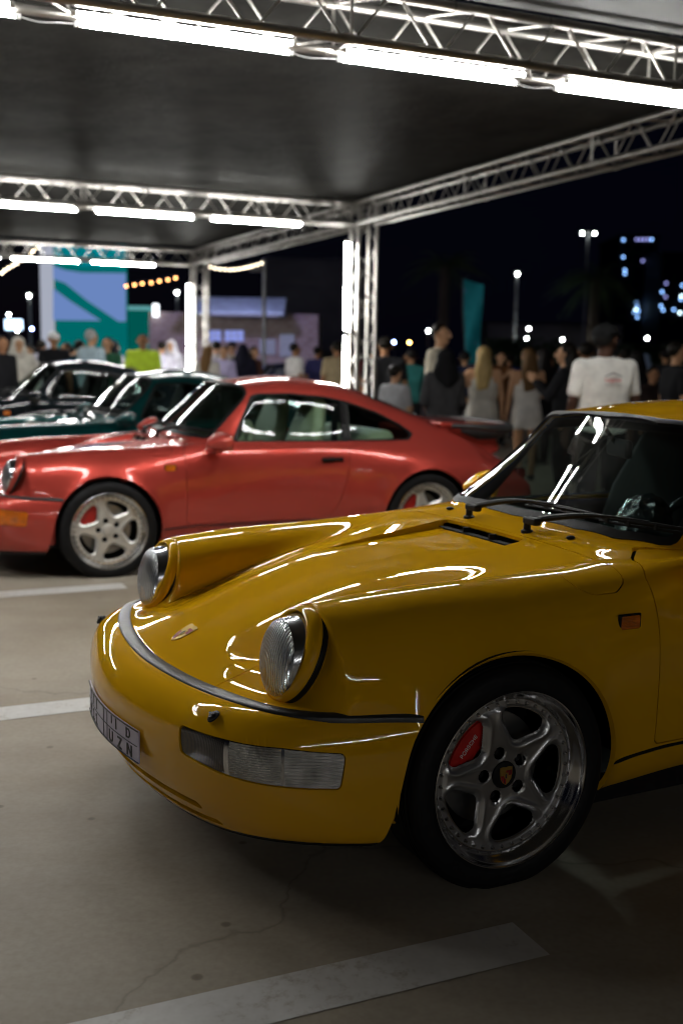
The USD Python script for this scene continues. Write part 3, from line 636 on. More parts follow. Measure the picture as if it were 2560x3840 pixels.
        for dv, dvF in ((div, dF), (c2, c2F)): panel('lamp_divider', dv, dvF, m_bowl if not lampm else lampm, bump, .008, -.004)
    put('bumper_strip', *strip_mesh(), m_strip, car, smooth=50)
    # tow eye covers on the bumper's top
    for sg in (-1, 1):
        e = cat_([lathe([(0, .010), (.010, .010), (.013, .006), (.0175, .004), (.019, 0)], 20, 'z'), box(.006, .02, .008, (0, 0, .010))])
        R = rot((0, 1, 0), math.radians(-38)); e.apply_transform(R); e.apply_translation((-.765, sg * .565, .510)); putm('bumper_nozzle', e, m_rubber, bump, smooth=40)
    if plate: number_plate(bump, fine)
    for sg in (-1, 1):
        for nm, m, mt, sm in bezel(sg, fine): putm(nm, m, paint_m if mt == 'paint' else mt, car, smooth=sm)
        # side marker, mirror
        q = moved(rbox(.068, .012, .040, .005), t=(.408, sg * .776, .692)); fr = moved(rbox(.080, .010, .050, .004), t=(.408, sg * .773, .692))
        mk = putm('side_marker', q, m_amber, car, smooth=40); putm('marker_frame', fr, m_rubber, mk, smooth=40)
        mirror(car, sg, paint_m, fine and sg > 0)
    # badge on the nose, wipers, washer jets
    k_ = int(np.argmin(np.hypot(Hd[:, 0] + .655, Hd[:, 1]))); nn = Hd[k_, 3:6]; R = np.eye(4); xx = np.cross([-1, 0, 0], nn) * -1; xx /= np.linalg.norm(xx)
    R[:3, 0] = xx * -1 if xx[1] > 0 else xx; R[:3, 2] = nn; R[:3, 1] = np.cross(nn, R[:3, 0])
    crest(hood, Hd[k_, :3] + nn * .0005, .085, R)
    for yy, L in ((.175, .46), (-.175, .46)):                          # pivot, arm, blade: parked towards the car's left
        wiper(car, yy, L)
    for yy in (-.36, .36):
        e = trimesh.creation.icosphere(2, 1.0); e.apply_scale((.016, .011, .007)); e.apply_translation((.515, yy, .866)); putm('washer_jet', e, m_rubber, car, smooth=True)
    # wheels
    for xc, zc, yo in ((0.0, .302, .806), (2.272, .302, .865)):
        for sg in (-1, 1):
            build_wheel(car, (xc, sg * yo, zc), sg, fine and xc == 0 and sg < 0, steer if xc == 0 and sg < 0 else (steer if xc == 0 else 0), text=fine and xc == 0 and sg < 0, alloy=alloy)
    interior(car, seat_m, fine)
    tail(car, paint_m)
    return car
def A0(t): return t[0]
def backing(A, F):
    """Dark metal under the gaps between the panels."""
    L = A.copy(); L[:, :3] -= L[:, 3:6] * .013
    V = []; Fs = []
    for poly, fx in ((HOOD, 't'), (DOOR, 'l'), (DOOR, 'r'), (FLAP, 'l')):
        n = len(poly); P = np.array(poly)
        # walk the outline, find the nearest shell point for each step
        seg = np.concatenate([np.linspace(P[i], P[(i + 1) % n], max(2, int(np.linalg.norm(P[(i + 1) % n] - P[i]) / .02)), endpoint=False) for i in range(n)])
        if fx == 't':
            seg = seg[(seg[:, 0] > -.73)]
            idx = A[:, 2] > .5
        else: idx = (A[:, 1] < -.35) if fx == 'l' else (A[:, 1] > .35)
        from scipy.spatial import cKDTree
        Q = A[idx]; d, k = cKDTree(Q[:, [0, 1] if fx == 't' else [0, 2]]).query(seg)
        ok = d < .03; pts = Q[k][:, :3] - Q[k][:, 3:6] * .013; nr = Q[k][:, 3:6]; m = len(seg)
        T = np.roll(pts, -1, 0) - np.roll(pts, 1, 0); T /= np.linalg.norm(T, axis=1, keepdims=True) + 1e-9; W = np.cross(T, nr) * .010
        o = len(V) and sum(len(v) for v in V)
        V.append(np.stack([pts - W, pts + W], 1).reshape(-1, 3))
        for i in range(m):
            j = (i + 1) % m
            if ok[i] and ok[j] and np.linalg.norm(pts[i] - pts[j]) < .06: Fs += [[o + 2 * i, o + 2 * j, o + 2 * j + 1], [o + 2 * i, o + 2 * j + 1, o + 2 * i + 1]]
    return np.vstack(V), np.array(Fs)
def mirror(car, sg, mat, folded=False):
    import manifold3d as m3
    S = lambda r, p: m3.Manifold.sphere(r, 28).translate(p)
    q = m3.Manifold.batch_hull([S(.056, (.700, .88, .868)), S(.050, (.712, .955, .868)), S(.024, (.630, .905, .852)), S(.064, (.725, .885, .868)), S(.056, (.732, .965, .866))])
    q = q.trim_by_plane((-1, 0, 0), -.752)
    ft = m3.Manifold.batch_hull([S(.026, (.690, .870, .812)), S(.022, (.66, .79, .808)), S(.022, (.73, .79, .808)), S(.024, (.715, .87, .815))])
    for nm, g, mt in (('door_mirror', q, mat), ('mirror_foot', ft, mat)):
        m = g.to_mesh(); t = trimesh.Trimesh(m.vert_properties[:, :3] * [1, sg, 1], m.tri_verts if sg > 0 else m.tri_verts[:, ::-1])
        if folded and nm == 'door_mirror': t.apply_transform(rot((0, 0, 1), -sg * .75, (.75, sg * .87, 0))); t.apply_translation((.30, -sg * .02, .012))
        if folded and nm == 'mirror_foot': t.apply_translation((.24, 0, .01))
        if nm == 'door_mirror': d = putm(nm, t, mt, car, smooth=35)
        else: putm(nm, t, mt, d, smooth=35)
    if folded: return
    g = moved(rbox(.004, .15, .10, .002), t=(.755, sg * .925, .867)); putm('mirror_glass', g, m_chrome, d)
def wiper(car, py, L):
    """py: the pivot's sideways place with the car's left positive; parked along the foot of the windscreen."""
    foot = lambda v: np.interp(abs(v), [0, .15, .31, .47, .585, .64, .8], [.540, .545, .560, .598, .662, .70, .80])
    def at(v, up, out): return np.array([foot(v) + up, -v, .872 - .02 * (abs(v) / .6) ** 2 + up * 1.02 + out])
    piv = np.array([.480, -py, .868])
    post = lathe([(.020, -.02), (.020, -.004), (.013, .0), (.012, .020), (.0, .022)], 16, 'z'); post.apply_translation(piv)
    a = piv + [0, 0, .026]; e = at(py + .36, .045, .030)
    arm = [a + (e - a) * t + np.array([0, 0, .020 * math.sin(PI * t)]) for t in np.linspace(0, 1, 12)]
    hub = moved(rbox(.032, .070, .026, .008), t=a + [.004, -.020, .004])
    w = putm('wiper', cat_([post, hub, tube(arm, np.interp(np.linspace(0, 1, 12), [0, .3, .5, .62, 1], [.011, .0105, .009, .0048, .0042]), 8)]), m_rubber, car, smooth=40)
    bl = [at(v, .035 + .01 * math.sin(3 * (v - py)), .012) for v in np.linspace(py + .20, min(py + .56, .70), 14)]
    br = tube([p + [0, 0, .013] for p in bl], np.interp(np.linspace(-1, 1, 14), [-1, -.4, 0, .4, 1], [.003, .006, .0082, .006, .003]), 6)
    putm('wiper_blade', cat_([tube(bl, .0050, 6), br] + [box(.008, .022, .018, p + [0, 0, .007]) for p in bl[1::3]]), m_rubber, w, smooth=40)
def interior(car, sm, fine):
    import manifold3d as m3
    S = lambda r, p: m3.Manifold.sphere(r, 20).translate(p)
    def hull(name, pts, mat, parent=car):
        q = m3.Manifold.batch_hull([S(r, (x, -yy, z)) for x, yy, z, r in pts]); return putm(name, q, mat, parent, smooth=50)
    dash = hull('dashboard', [(x, yy, z, r) for yy in (-.60, .60) for x, z, r in ((.76, .80, .045), (.93, .80, .035), (.90, .62, .05), (.78, .6, .05))], m_dash)
    hull('instrument_hood', [(.90, .18, .845, .03), (.90, .54, .845, .03), (.84, .36, .88, .02), (.95, .22, .83, .02), (.95, .50, .83, .02)], m_dash, dash)
    # steering wheel on the left
    c = np.array([1.02, -.34, .79]); R = rot((0, 1, 0), math.radians(-68)) ; ring = tube([(.185 * math.cos(a), .185 * math.sin(a), 0) for a in np.linspace(0, 2 * PI, 40, endpoint=False)], .016, 10, closed=True)
    sp = [bar((0, 0, -.02), (.18 * math.cos(a), .18 * math.sin(a), 0), .014, 6) for a in (0, PI / 2, PI, -PI / 2)]
    st = cat_([ring] + sp + [moved(trimesh.creation.icosphere(3, .07), np.diag([1, 1, .5, 1]), (0, 0, -.015))]); st.apply_transform(R); st.apply_translation(c)
    sw = putm('steering_wheel', st, m_wrap if fine else (m_trim if sm is not m_seat_pale else sm), car, smooth=50)
    if fine:
        wr = trimesh.creation.icosphere(4, 1.0); v = wr.vertices; v *= (1 + .10 * (meshkit.fbm(v * 5, 4, 3) - .5) * 2)[:, None]; wr.vertices = v * [.105, .105, .085]
        wr.apply_transform(R); wr.apply_translation((.905, -.262, .875)); putm('plastic_wrap', wr, m_wrap, sw, smooth=50)
    for sd in (-1, 1):
        b = hull('seat_back', [(1.50 + dx, sd * .36 + dy, z, r) for dx, z, w, r in ((-.10, .45, .20, .07), (-.02, .70, .215, .055), (.03, .88, .20, .05), (.07, .97, .13, .05), (.085, 1.09, .11, .045)) for dy in (-w, w)], sm)
        hull('seat_cushion', [(x, sd * .36 + dy, z, .06) for x, z in ((1.02, .44), (1.42, .38)) for dy in (-.2, .2)], sm)
    hull('rear_seat', [(x, yy, z, .06) for yy in (-.5, .5) for x, z in ((1.85, .55), (2.0, .82), (2.1, .84), (2.1, .5))], sm)
    mm = cat_([moved(rbox(.028, .20, .066, .012), rot((0, 0, 1), -.35), (.965, -.05, 1.118)), bar((.965, -.03, 1.13), (.93, 0, 1.195), .008)])
    putm('rear_view_mirror', mm, m_trim, car, smooth=40)
    # roll of the belts: B-pillar inner posts
    for sg in (-1, 1): putm('belt', cat_([bar((1.70, sg * .60, 1.10), (1.74, sg * .66, .45), .02, 6), box(.05, .004, .5, (1.66, sg * .57, .85))]), m_trim, car)
def tail(car, paint_m):
    import manifold3d as m3
    S = lambda r, p: m3.Manifold.sphere(r, 24).translate(p)
    neck = m3.Manifold.batch_hull([S(.03, (x, yy, z)) for yy in (-.46, .46) for x, z in ((2.55, .875), (2.65, .900), (3.02, .875), (3.07, .74), (2.90, .70))])
    nk = putm('spoiler_base', neck, paint_m, car, smooth=40)
    tray = m3.Manifold.batch_hull([S(.016, (x, yy, z)) for yy in (-.50, .50) for x, z in ((2.58, .938), (2.76, .925), (3.10, .915))] + [S(.016, (x, yy, z)) for yy in (-.40, .40) for x, z in ((3.19, .918),)])
    lip = [(2.64, .535, .928), (2.88, .580, .915), (3.07, .565, .905), (3.18, .48, .905), (3.23, .28, .912), (3.24, 0, .914)]
    pts = [(x, -y, z) for x, y, z in lip] + lip[-2::-1]
    pts = CubicSpline(np.arange(len(pts)), np.array(pts))(np.linspace(0, len(pts) - 1, 60))
    edge = tube(pts, np.interp(np.linspace(-1, 1, 60), [-1, -.6, 0, .6, 1], [.018, .034, .038, .034, .018]), 12)
    under = m3.Manifold.batch_hull([S(.02, (x, yy, z)) for yy in (-.48, .48) for x, z in ((2.76, .885), (2.90, .832), (3.07, .832), (3.18, .885))])
    sp = putm('spoiler_tray', tray, paint_m, car, smooth=40); putm('spoiler_lip', edge, m_strip, sp, smooth=50); putm('spoiler_under', under, m_strip, sp, smooth=40)
    rb = m3.Manifold.batch_hull([S(.05, (x, yy, z)) for yy in (-.70, .70) for x, z in ((3.12, .47), (3.08, .28))] + [S(.05, (x, yy, z)) for yy in (-.52, .52) for x, z in ((3.26, .47), (3.22, .28))])
    b = putm('rear_bumper', rb, paint_m, car, smooth=40)
    tl = cat_([moved(rbox(.10, .9, .09, .03), t=(3.235, 0, .56)), moved(rbox(.12, .26, .09, .03), rot((0, 0, 1), .42), (3.17, -.52, .56)), moved(rbox(.12, .26, .09, .03), rot((0, 0, 1), -.42), (3.17, .52, .56))])
    putm('tail_lamp', tl, m_tail, car, smooth=40)
m_plate = plain('plate_sheet', (0.50, 0.46, 0.58), 0.35)
def number_plate(bump, fine):
    """A long plate in four cells, bent round the bumper's nose."""
    f2 = np.concatenate([(RAILS[3] * [1, -1, 1])[:0:-1], RAILS[3]]); c = np.r_[0, np.cumsum(np.linalg.norm(np.diff(f2, axis=0), axis=1))]; c -= c[7]; cs = CubicSpline(c, f2)
    def bend(m, off):
        v = np.asarray(m.vertices); s = v[:, 0] + .012; P = cs(s); T = cs(s, 1); T /= np.linalg.norm(T, axis=1, keepdims=True); nrm = np.column_stack([-np.abs(T[:, 1]), T[:, 0] * np.sign(T[:, 1]), 0 * s])
        V = P + nrm * (off + v[:, 2])[:, None]; V[:, 2] = .348 + v[:, 1] * .80; V[:, 1] *= -1
        return trimesh.Trimesh(V, m.faces, process=False)
    def slab(x0, x1, y0, y1, h):
        n = max(2, int((x1 - x0) / .02)); b = cat_([trimesh.creation.box((( x1 - x0) / n, y1 - y0, h)).apply_translation((x0 + (i + .5) * (x1 - x0) / n, (y0 + y1) / 2, h / 2)) for i in range(n)]); return b
    pl = putm('number_plate', bend(slab(-.265, .265, -.058, .058, .004), .012), m_plate, bump)
    ln = [slab(-.255, .255, -.0012, .0012, .0012), slab(.0, .0025, -.055, .055, .0012), slab(.036, .0385, -.055, .055, .0012), slab(-.265, .265, .055, .058, .003), slab(-.265, .265, -.058, -.055, .003)]
    tx = []
    # seen from in front, reading runs from the car's right to its left
    def word(t, h, x, y): m = meshkit.text_mesh(t, h, .0012, True); m.apply_translation((x - m.bounds[0][0], y, 0)); tx.append(m)
    for i, ch in enumerate('1 1 1'.split()): pass
    for i in range(3): tx.append(slab(-.20 + .055 * i, -.192 + .055 * i, .010, .050, .0012))
    word('9', .040, -.215, -.050); word('1', .040, -.155, -.050); word('1', .040, -.105, -.050)
    tx.append(slab(.075, .081, .020, .050, .0012)); tx.append(slab(.11, .117, .010, .050, .0012)); word('D', .034, .185, .012)
    word('U', .040, .055, -.050); word('Z', .040, .125, -.050); word('N', .040, .19, -.050)
    putm('plate_lettering', bend(cat_(ln + tx), .0162), m_black_print, pl)

# ------------------------------------------------------------------ ground
m_ground = M('parking_concrete', {'t': ('geometry', {}), 'n1': ('noise_texture', {'scale': 0.55, 'detail': 8.0, 'roughness': 0.62}), 'n2': ('noise_texture', {'scale': 45.0, 'detail': 6.0, 'roughness': 0.7}),
    'mp': ('mapping', {'scale': (0.6, 1.3, 1.0), 'rotation': (0, 0, -0.42)}), 'n3': ('noise_texture', {'scale': 1.1, 'detail': 7.0, 'roughness': 0.65}),
    'v': ('voronoi_texture', {'feature': 'distance_to_edge', 'scale': 0.42}), 'nd': ('noise_texture', {'scale': 2.2, 'detail': 6.0}), 'wm': ('vector_math', {'math_type': 'multiply_add', 'vector2': (0.5, 0.5, 0.0)}),
    'vr': ('rgb_ramp', {'ramp': [(0.0, (0.45, 0.45, 0.45)), (0.0045, (1, 1, 1)), (1.0, (1, 1, 1))]}),
    'cm': ('noise_texture', {'scale': 0.35, 'detail': 2.0}), 'cr': ('rgb_ramp', {'ramp': [(0.50, (0, 0, 0)), (0.58, (1, 1, 1))]}),
    'r1': ('rgb_ramp', {'ramp': [(0.25, (0.22, 0.178, 0.132)), (0.48, (0.36, 0.316, 0.250)), (0.72, (0.46, 0.412, 0.338))]}),
    'r2': ('rgb_ramp', {'ramp': [(0.30, (0.88, 0.87, 0.86)), (0.62, (1.04, 1.04, 1.04))]}),
    'r3': ('rgb_ramp', {'ramp': [(0.30, (0.80, 0.755, 0.71)), (0.58, (1.0, 1.0, 1.0))]}),
    'spk': ('voronoi_texture', {'scale': 3.2}), 'spr': ('rgb_ramp', {'ramp': [(0.0, (0.35, 0.33, 0.30)), (0.035, (0.45, 0.42, 0.40)), (0.055, (1, 1, 1)), (1.0, (1, 1, 1))]}),
    'a': ('mix_color', {'blend_type': 'multiply', 'fac': 1.0}), 'b': ('mix_color', {'blend_type': 'multiply', 'fac': 0.9}), 'c': ('mix_color', {'blend_type': 'multiply'}), 'd': ('mix_color', {'blend_type': 'multiply', 'fac': 0.7}),
    'bu': ('bump', {'strength': 0.12, 'distance': 0.004}), 'rr': ('map_range', {'from_min': 0.3, 'from_max': 0.7, 'to_min': 0.5, 'to_max': 0.75}), 'p': ('principled_bsdf', {'specular_ior_level': 0.35})},
    [('t.position', 'n1.vector'), ('t.position', 'n2.vector'), ('t.position', 'mp.vector'), ('mp.vector', 'n3.vector'), ('t.position', 'nd.vector'), ('nd.color', 'wm.vector1'), ('t.position', 'wm.vector3'), ('wm.vector', 'v.vector'), ('v.distance', 'vr.fac'),
     ('t.position', 'cm.vector'), ('cm.fac', 'cr.fac'), ('n1.fac', 'r1.fac'), ('n2.fac', 'r2.fac'), ('n3.fac', 'r3.fac'), ('r1.color', 'a.a'), ('r2.color', 'a.b'), ('a.result', 'b.a'), ('r3.color', 'b.b'), ('b.result', 'c.a'), ('vr.color', 'c.b'), ('cr.color', 'c.fac') if 0 else ('cm.fac', 'c.fac'),
     ('t.position', 'spk.vector'), ('spk.distance', 'spr.fac'), ('c.result', 'd.a'), ('spr.color', 'd.b'), ('d.result', 'p.base_color'), ('n2.fac', 'bu.height'), ('bu.normal', 'p.normal'), ('n1.fac', 'rr.value'), ('rr.result', 'p.roughness')], 'p.BSDF')
put('ground', [(-900, -60, 0), (900, -60, 0), (900, 1400, 0), (-900, 1400, 0)], [[0, 1, 2, 3]], m_ground, kind='structure')
YAW = math.radians(24.1); PU = np.array([math.cos(YAW), math.sin(YAW), 0]); PW = np.array([-math.sin(YAW), math.cos(YAW), 0])
m_line = M('road_paint', {'t': ('geometry', {}), 'n': ('noise_texture', {'scale': 30.0, 'detail': 7.0, 'roughness': 0.7}), 'n2': ('noise_texture', {'scale': 2.3, 'detail': 9.0, 'roughness': 0.75}), 'mu': ('math', {'math_type': 'multiply_add', 'value2': 0.5}), 'm5': ('math', {'math_type': 'multiply', 'value2': 0.5}), 'r': ('rgb_ramp', {'ramp': [(0.34, (0.34, 0.30, 0.25)), (0.415, (0.50, 0.47, 0.43)), (0.47, (0.60, 0.585, 0.56)), (0.7, (0.70, 0.69, 0.67))]}), 'p': ('principled_bsdf', {'roughness': 0.6})},
    [('t.position', 'n.vector'), ('t.position', 'n2.vector'), ('n.fac', 'mu.value1'), ('n2.fac', 'm5.value1'), ('m5.value', 'mu.value3'), ('mu.value', 'r.fac'), ('r.color', 'p.base_color')], 'p.BSDF')
for i, (end, far) in enumerate((((.487, 2.551), 0), ((-.430, 4.600), 1), ((-1.335, 6.652), 2), ((-2.25, 8.70), 3), ((-3.17, 10.75), 4), ((-4.08, 12.80), 5))):
    e = np.array([*end, .0018]); s_ = e - PU * 5.2; h = PW * .083
    sk = PU * .0
    put('parking_line', [s_ - h, e - h, e + h, s_ + h], [[0, 1, 2, 3]], m_line, kind='structure')

# ------------------------------------------------------------------ canopy: box trusses, tubes, ceiling
CY = math.radians(23.9); CU = np.array([math.cos(CY), math.sin(CY), 0]); CW = np.array([-math.sin(CY), math.cos(CY), 0]); CO = np.array([3.03, 7.34, 0])
BAY, WID, Z0 = 7.04, 9.6, 3.03
m_truss = grainy('truss_aluminium', (0.30, 0.285, 0.265), 0.40, 0.85, scale=14, amt=0.12)
m_led = emit('led_tube_glow', (1.0, 1.0, 0.97), LED)
m_fit = plain('white_fitting', (0.6, 0.6, 0.6), 0.5)
m_dark = plain('black_strap', (0.02, 0.02, 0.02), 0.7)
S = .24
def truss(name, L, label, loc, rz, group, vertical=False, seed=0):
    """A square box truss of four chords with zig-zag lacing; its own x axis runs along it."""
    p = thing(name, label, 'truss' if not vertical else 'truss column', loc, rz, group)
    ax = (lambda x, y, z: (y, z, x)) if vertical else (lambda x, y, z: (x, y, z))
    c = [(-S / 2, 0), (S / 2, 0), (-S / 2, S), (S / 2, S)] if not vertical else [(-S / 2, -S / 2), (S / 2, -S / 2), (-S / 2, S / 2), (S / 2, S / 2)]
    for y, z in c: putm('chord', bar(ax(0, y, z), ax(L, y, z), .025, 12), m_truss, p, smooth=40)
    n = max(2, int(round(L / .26))); st = L / n
    faces = [(c[0], c[1]), (c[2], c[3]), (c[0], c[2]), (c[1], c[3])]
    for q, (a, b) in enumerate(faces):
        lac = []
        for i in range(n):
            u, v = (a, b) if (i + q) % 2 == 0 else (b, a)
            lac.append(bar(ax(i * st + .03, *u), ax((i + 1) * st - .03, *v), .008 if q > 1 else .0085, 6))
        for i in range(0, n + 1, 8): lac.append(bar(ax(min(i * st + .02, L - .02), *a), ax(min(i * st + .02, L - .02), *b), .010, 6))
        putm('lacing', cat_(lac), m_truss, p, kind='stuff')
    cl = []
    for i in range(0, n + 1, 8):
        x = min(max(i * st, .04), L - .04)
        for y, z in c: cl.append(bar(ax(x - .03, y, z), ax(x + .03, y, z), .031, 12))
    putm('coupler', cat_(cl), m_truss, p, kind='stuff')
    if not vertical:
        rn = random.Random(seed)
        cb = []
        for i in range(int(L / .6)):
            y, z = c[rn.choice((1, 2, 3))]; x = .3 + i * .6 + rn.uniform(-.1, .1); cb.append(tube([ax(x, y + .028 * math.cos(t), z + .028 * math.sin(t)) for t in np.linspace(0, 2 * PI, 9)], .003, 4, cap=False))
        putm('cable_tie', cat_(cb), m_dark, p, kind='stuff')
    return p
def at(u, w, z=0.0): return CO + CU * u + CW * w + np.array([0, 0, z])
WHERE = {0: 'nearest cross truss', 1: 'middle cross truss', 2: 'farthest cross truss'}
for r in (0, 1, 2, -1, -2):
    truss('box_truss', WID, {0: 'nearest aluminium box truss crossing the top of the photo, lit tubes slung under it', 1: 'aluminium box truss above the red and green coupes, middle one across the canopy', 2: 'farthest aluminium box truss across the canopy, in front of the teal screen',
          -1: 'aluminium box truss just above and behind the viewer, without lights', -2: 'aluminium box truss far behind the viewer'}[r], at(-WID, r * BAY, Z0), CY, 'cross trusses of the canopy', seed=r + 5)
for r in (0, 1, -1, -2):
    truss('box_truss', BAY - .30, {0: 'long edge truss slanting up to the right against the dark sky', 1: 'short looking edge truss between the two rear columns', -1: 'edge truss to the right of the viewer', -2: 'edge truss right behind the viewer'}[r], at(0, r * BAY + .15, Z0), CY + PI / 2, 'edge trusses of the canopy', seed=r + 20)
    truss('box_truss', BAY - .30, {0: 'left hand edge truss beyond the frame beside the red coupe', 1: 'left hand edge truss at the back of the canopy', -1: 'left hand edge truss beside the viewer', -2: 'left hand edge truss behind the viewer'}[r], at(-WID, r * BAY + .15, Z0), CY + PI / 2, 'edge trusses of the canopy', seed=r + 30)
COL = {1: 'truss column with two lit tubes behind the red coupe roof', 2: 'far truss column with one lit tube behind the green coupe', 0: 'truss column off to the right behind the yellow coupe', -1: 'truss column to the right of the viewer', -2: 'truss column behind the viewer'}
for r in (0, 1, 2, -1, -2):
    truss('truss_column', Z0 + .27, COL[r], at(.05, r * BAY), CY, 'columns of the canopy', vertical=True)
    truss('truss_column', Z0 + .27, 'left row ' + COL[r].replace('to the right', 'to the left') if r < 1 else ('left row truss column beyond the green coupe' if r == 1 else 'left row truss column farthest back'), at(-WID - .05, r * BAY), CY, 'columns of the canopy', vertical=True)
# tubes: twelve sided, a plain emitting mesh with white end caps and clips
def led(a, b, label, group):
    a, b = np.asarray(a, float), np.asarray(b, float); d = (b - a) / np.linalg.norm(b - a); p = thing('led_tube', label, 'light tube', (0, 0, 0), 0, group)
    putm('tube', bar(a + d * .025, b - d * .025, .0090, 10), m_led, p, smooth=60)
    putm('end_cap', bar(a, a + d * .025, .0130, 10), m_fit, p); putm('end_cap', bar(b - d * .025, b, .0130, 10), m_fit, p)
    if abs(d[2]) < .5:
        for f_ in (.19, .81):
            c_ = a + (b - a) * f_; putm('clamp', cat_([tube([c_ + CW * .0125 * math.cos(t) + np.array([0, 0, .0125 * math.sin(t)]) for t in np.linspace(0, 2 * PI, 13)], .0022, 5, cap=False), bar(c_ + [0, 0, .012], c_ + [0, 0, .024], .004, 6)]), m_dark, p)
    return p
ORD = ['first', 'second', 'third', 'fourth', 'fifth', 'sixth', 'seventh', 'eighth']
for r, ub, pitch, L in ((0, -.85, 1.37, 1.12), (1, -.74, 1.33, 1.15), (2, -.74, 1.33, 1.15)):
    for i in range(6):
        for s in (-1, 1):
            b_ = at(ub - pitch * i - (.05 if s < 0 else .0), r * BAY + s * .088, Z0 - .045); a_ = b_ - CU * L
            led(a_, b_, f'{ORD[i]} white tube from the right on the {WHERE[r]}, {"near" if s < 0 else "far"} side', 'light tubes under the trusses')
for i in range(8):
    b_ = at(-.6 - 1.13 * i, -2 * BAY - .08, Z0 - .045)
    led(b_ - CU * 1.08, b_, 'white light tube under the truss behind the viewer, outside the photo', 'light tubes of the truss behind the viewer')
for r, zz in ((1, ((2.82, 1.72, -1), (2.84, 1.74, 1), (1.70, .60, 1))), (2, ((2.70, 1.60, -1), (1.57, .47, -1), (2.70, 1.60, 1), (1.57, .47, 1)))):
    for zt, zb, s in zz:
        q = at(-.165, r * BAY + s * .06 - .0)
        led(q + [0, 0, zb], q + [0, 0, zt], f'{"upper" if zt > 2 else "lower"} upright white tube on the {"middle" if r == 1 else "farthest" if r == 2 else "near right"} truss column, {"left" if s < 0 else "right"} one', 'upright light tubes on the columns')
for i in range(4):                                                       # mains leads from tube to tube under the nearest truss
    p_ = at(-.85 - 1.37 * i - 1.12, .088, Z0 - .045); q_ = at(-.85 - 1.37 * (i + 1), .088, Z0 - .045)
    pts = [p_ + (q_ - p_) * t + np.array([0, 0, -.010 * math.sin(PI * t) + .004 * math.sin(2 * PI * t)]) for t in np.linspace(0, 1, 14)]
    lead = thing('mains_lead', f'white cable sagging after the {ORD[i]} pair of tubes from the right, nearest truss', 'cable', group='cables between the tubes')
    putm('cable', tube(pts, .003, 6), m_fit, lead, smooth=60)
m_roof = M('canopy_fabric', {'t': ('geometry', {}), 'n': ('noise_texture', {'scale': 2.2, 'detail': 8.0, 'roughness': 0.7}), 'mp': ('mapping', {'rotation': (0, 0, -CY), 'scale': (1.0, 0.16, 1.0)}), 'n2': ('noise_texture', {'scale': 1.6, 'detail': 5.0}), 'w': ('noise_texture', {'scale': 260.0, 'detail': 2.0}),
    'r': ('rgb_ramp', {'ramp': [(0.3, (0.018, 0.018, 0.0168)), (0.7, (0.042, 0.041, 0.038))]}), 'b1': ('bump', {'strength': 0.35, 'distance': 0.05}), 'b2': ('bump', {'strength': 0.5, 'distance': 0.06}), 'b3': ('bump', {'strength': 0.1, 'distance': 0.002}),
    'di': ('diffuse_bsdf', {'roughness': 0.6}), 'gs': ('glossy_bsdf', {'color': (0.8, 0.8, 0.78), 'roughness': 0.34}), 'p': ('mix_closure', {'fac': 0.022})},
    [('t.position', 'n.vector'), ('t.position', 'mp.vector'), ('mp.vector', 'n2.vector'), ('t.position', 'w.vector'), ('n.fac', 'r.fac'), ('r.color', 'di.color'), ('n2.fac', 'b1.height'), ('n.fac', 'b2.height'), ('b1.normal', 'b2.normal'), ('w.fac', 'b3.height'), ('b2.normal', 'b3.normal'), ('b3.normal', 'di.normal'), ('b3.normal', 'gs.normal'), ('di.BSDF', 'p.closure1'), ('gs.BSDF', 'p.closure2')], 'p.closure')
m_roof_pale = grainy('canopy_fabric_pale', (0.024, 0.0235, 0.022), 0.6, scale=2.0, amt=0.12, bump=0.05)
ZC = Z0 + S + .055
for r, lab in ((0, 'dark stretched canopy ceiling over the red and yellow coupes'), (1, 'dark stretched canopy ceiling farther back above the green coupe'), (-1, 'paler canopy ceiling above the viewer, in the top right corner'), (-2, 'canopy ceiling behind the viewer')):
    n1, n2 = 34, 24
    Uu, Ww = np.meshgrid(np.linspace(-WID - .14, .16, n1), np.linspace(r * BAY + .04, (r + 1) * BAY - .04, n2), indexing='ij')
    eu, ew = np.sin(PI * np.linspace(0, 1, n1))[:, None] ** .5, np.sin(PI * np.linspace(0, 1, n2))[None] ** .5
    bump_ = meshkit.fbm(np.stack([Uu * .35, Ww * .9, Uu * 0 + r], -1), 3, 7) - .5
    Zz = ZC + .02 + eu * ew * (.05 * bump_ - .03)
    Pp = CO + Uu[..., None] * CU + Ww[..., None] * CW; Pp[..., 2] = Zz
    V = Pp.reshape(-1, 3); F = grid_faces(n1, n2); V2 = V + [0, 0, .012]
    put('canopy_ceiling', np.vstack([V, V2]), np.vstack([F, F[:, ::-1] + len(V)]), m_roof if r >= 0 else m_roof_pale, smooth=40, label=lab, cat='canopy ceiling', group='ceilings of the canopy')

# ------------------------------------------------------------------ the cars
RED_POSE = (-1.8077, 7.6296, math.radians(24.43)); YEL_POSE = (.1111, 3.5484, math.radians(26.73))
build_car('sports_car', 'yellow sports coupe in front, nose towards the viewer, with black rubber strip and round lamps', YEL_POSE, m_yellow, m_seat_dark, True, group='parked sports coupes', alloy=m_poldark)
build_car('sports_car', 'metallic red sports coupe seen side on, pale leather seats and silver wheels', RED_POSE, m_red, m_seat_pale, False, group='parked sports coupes', lampm=m_amber)
def shifted(p, w, u=0.0): v = np.array([p[0], p[1], 0]) + PW * w + PU * u; return (v[0], v[1], p[2])
GREEN_POSE = shifted(RED_POSE, 2.62); BLACK_POSE = shifted(GREEN_POSE, 3.70, -.25)
build_car('sports_car', 'dark green metallic sports coupe parked just behind the red one', GREEN_POSE, m_green, m_seat_dark, False, group='parked sports coupes', lampm=m_amber)
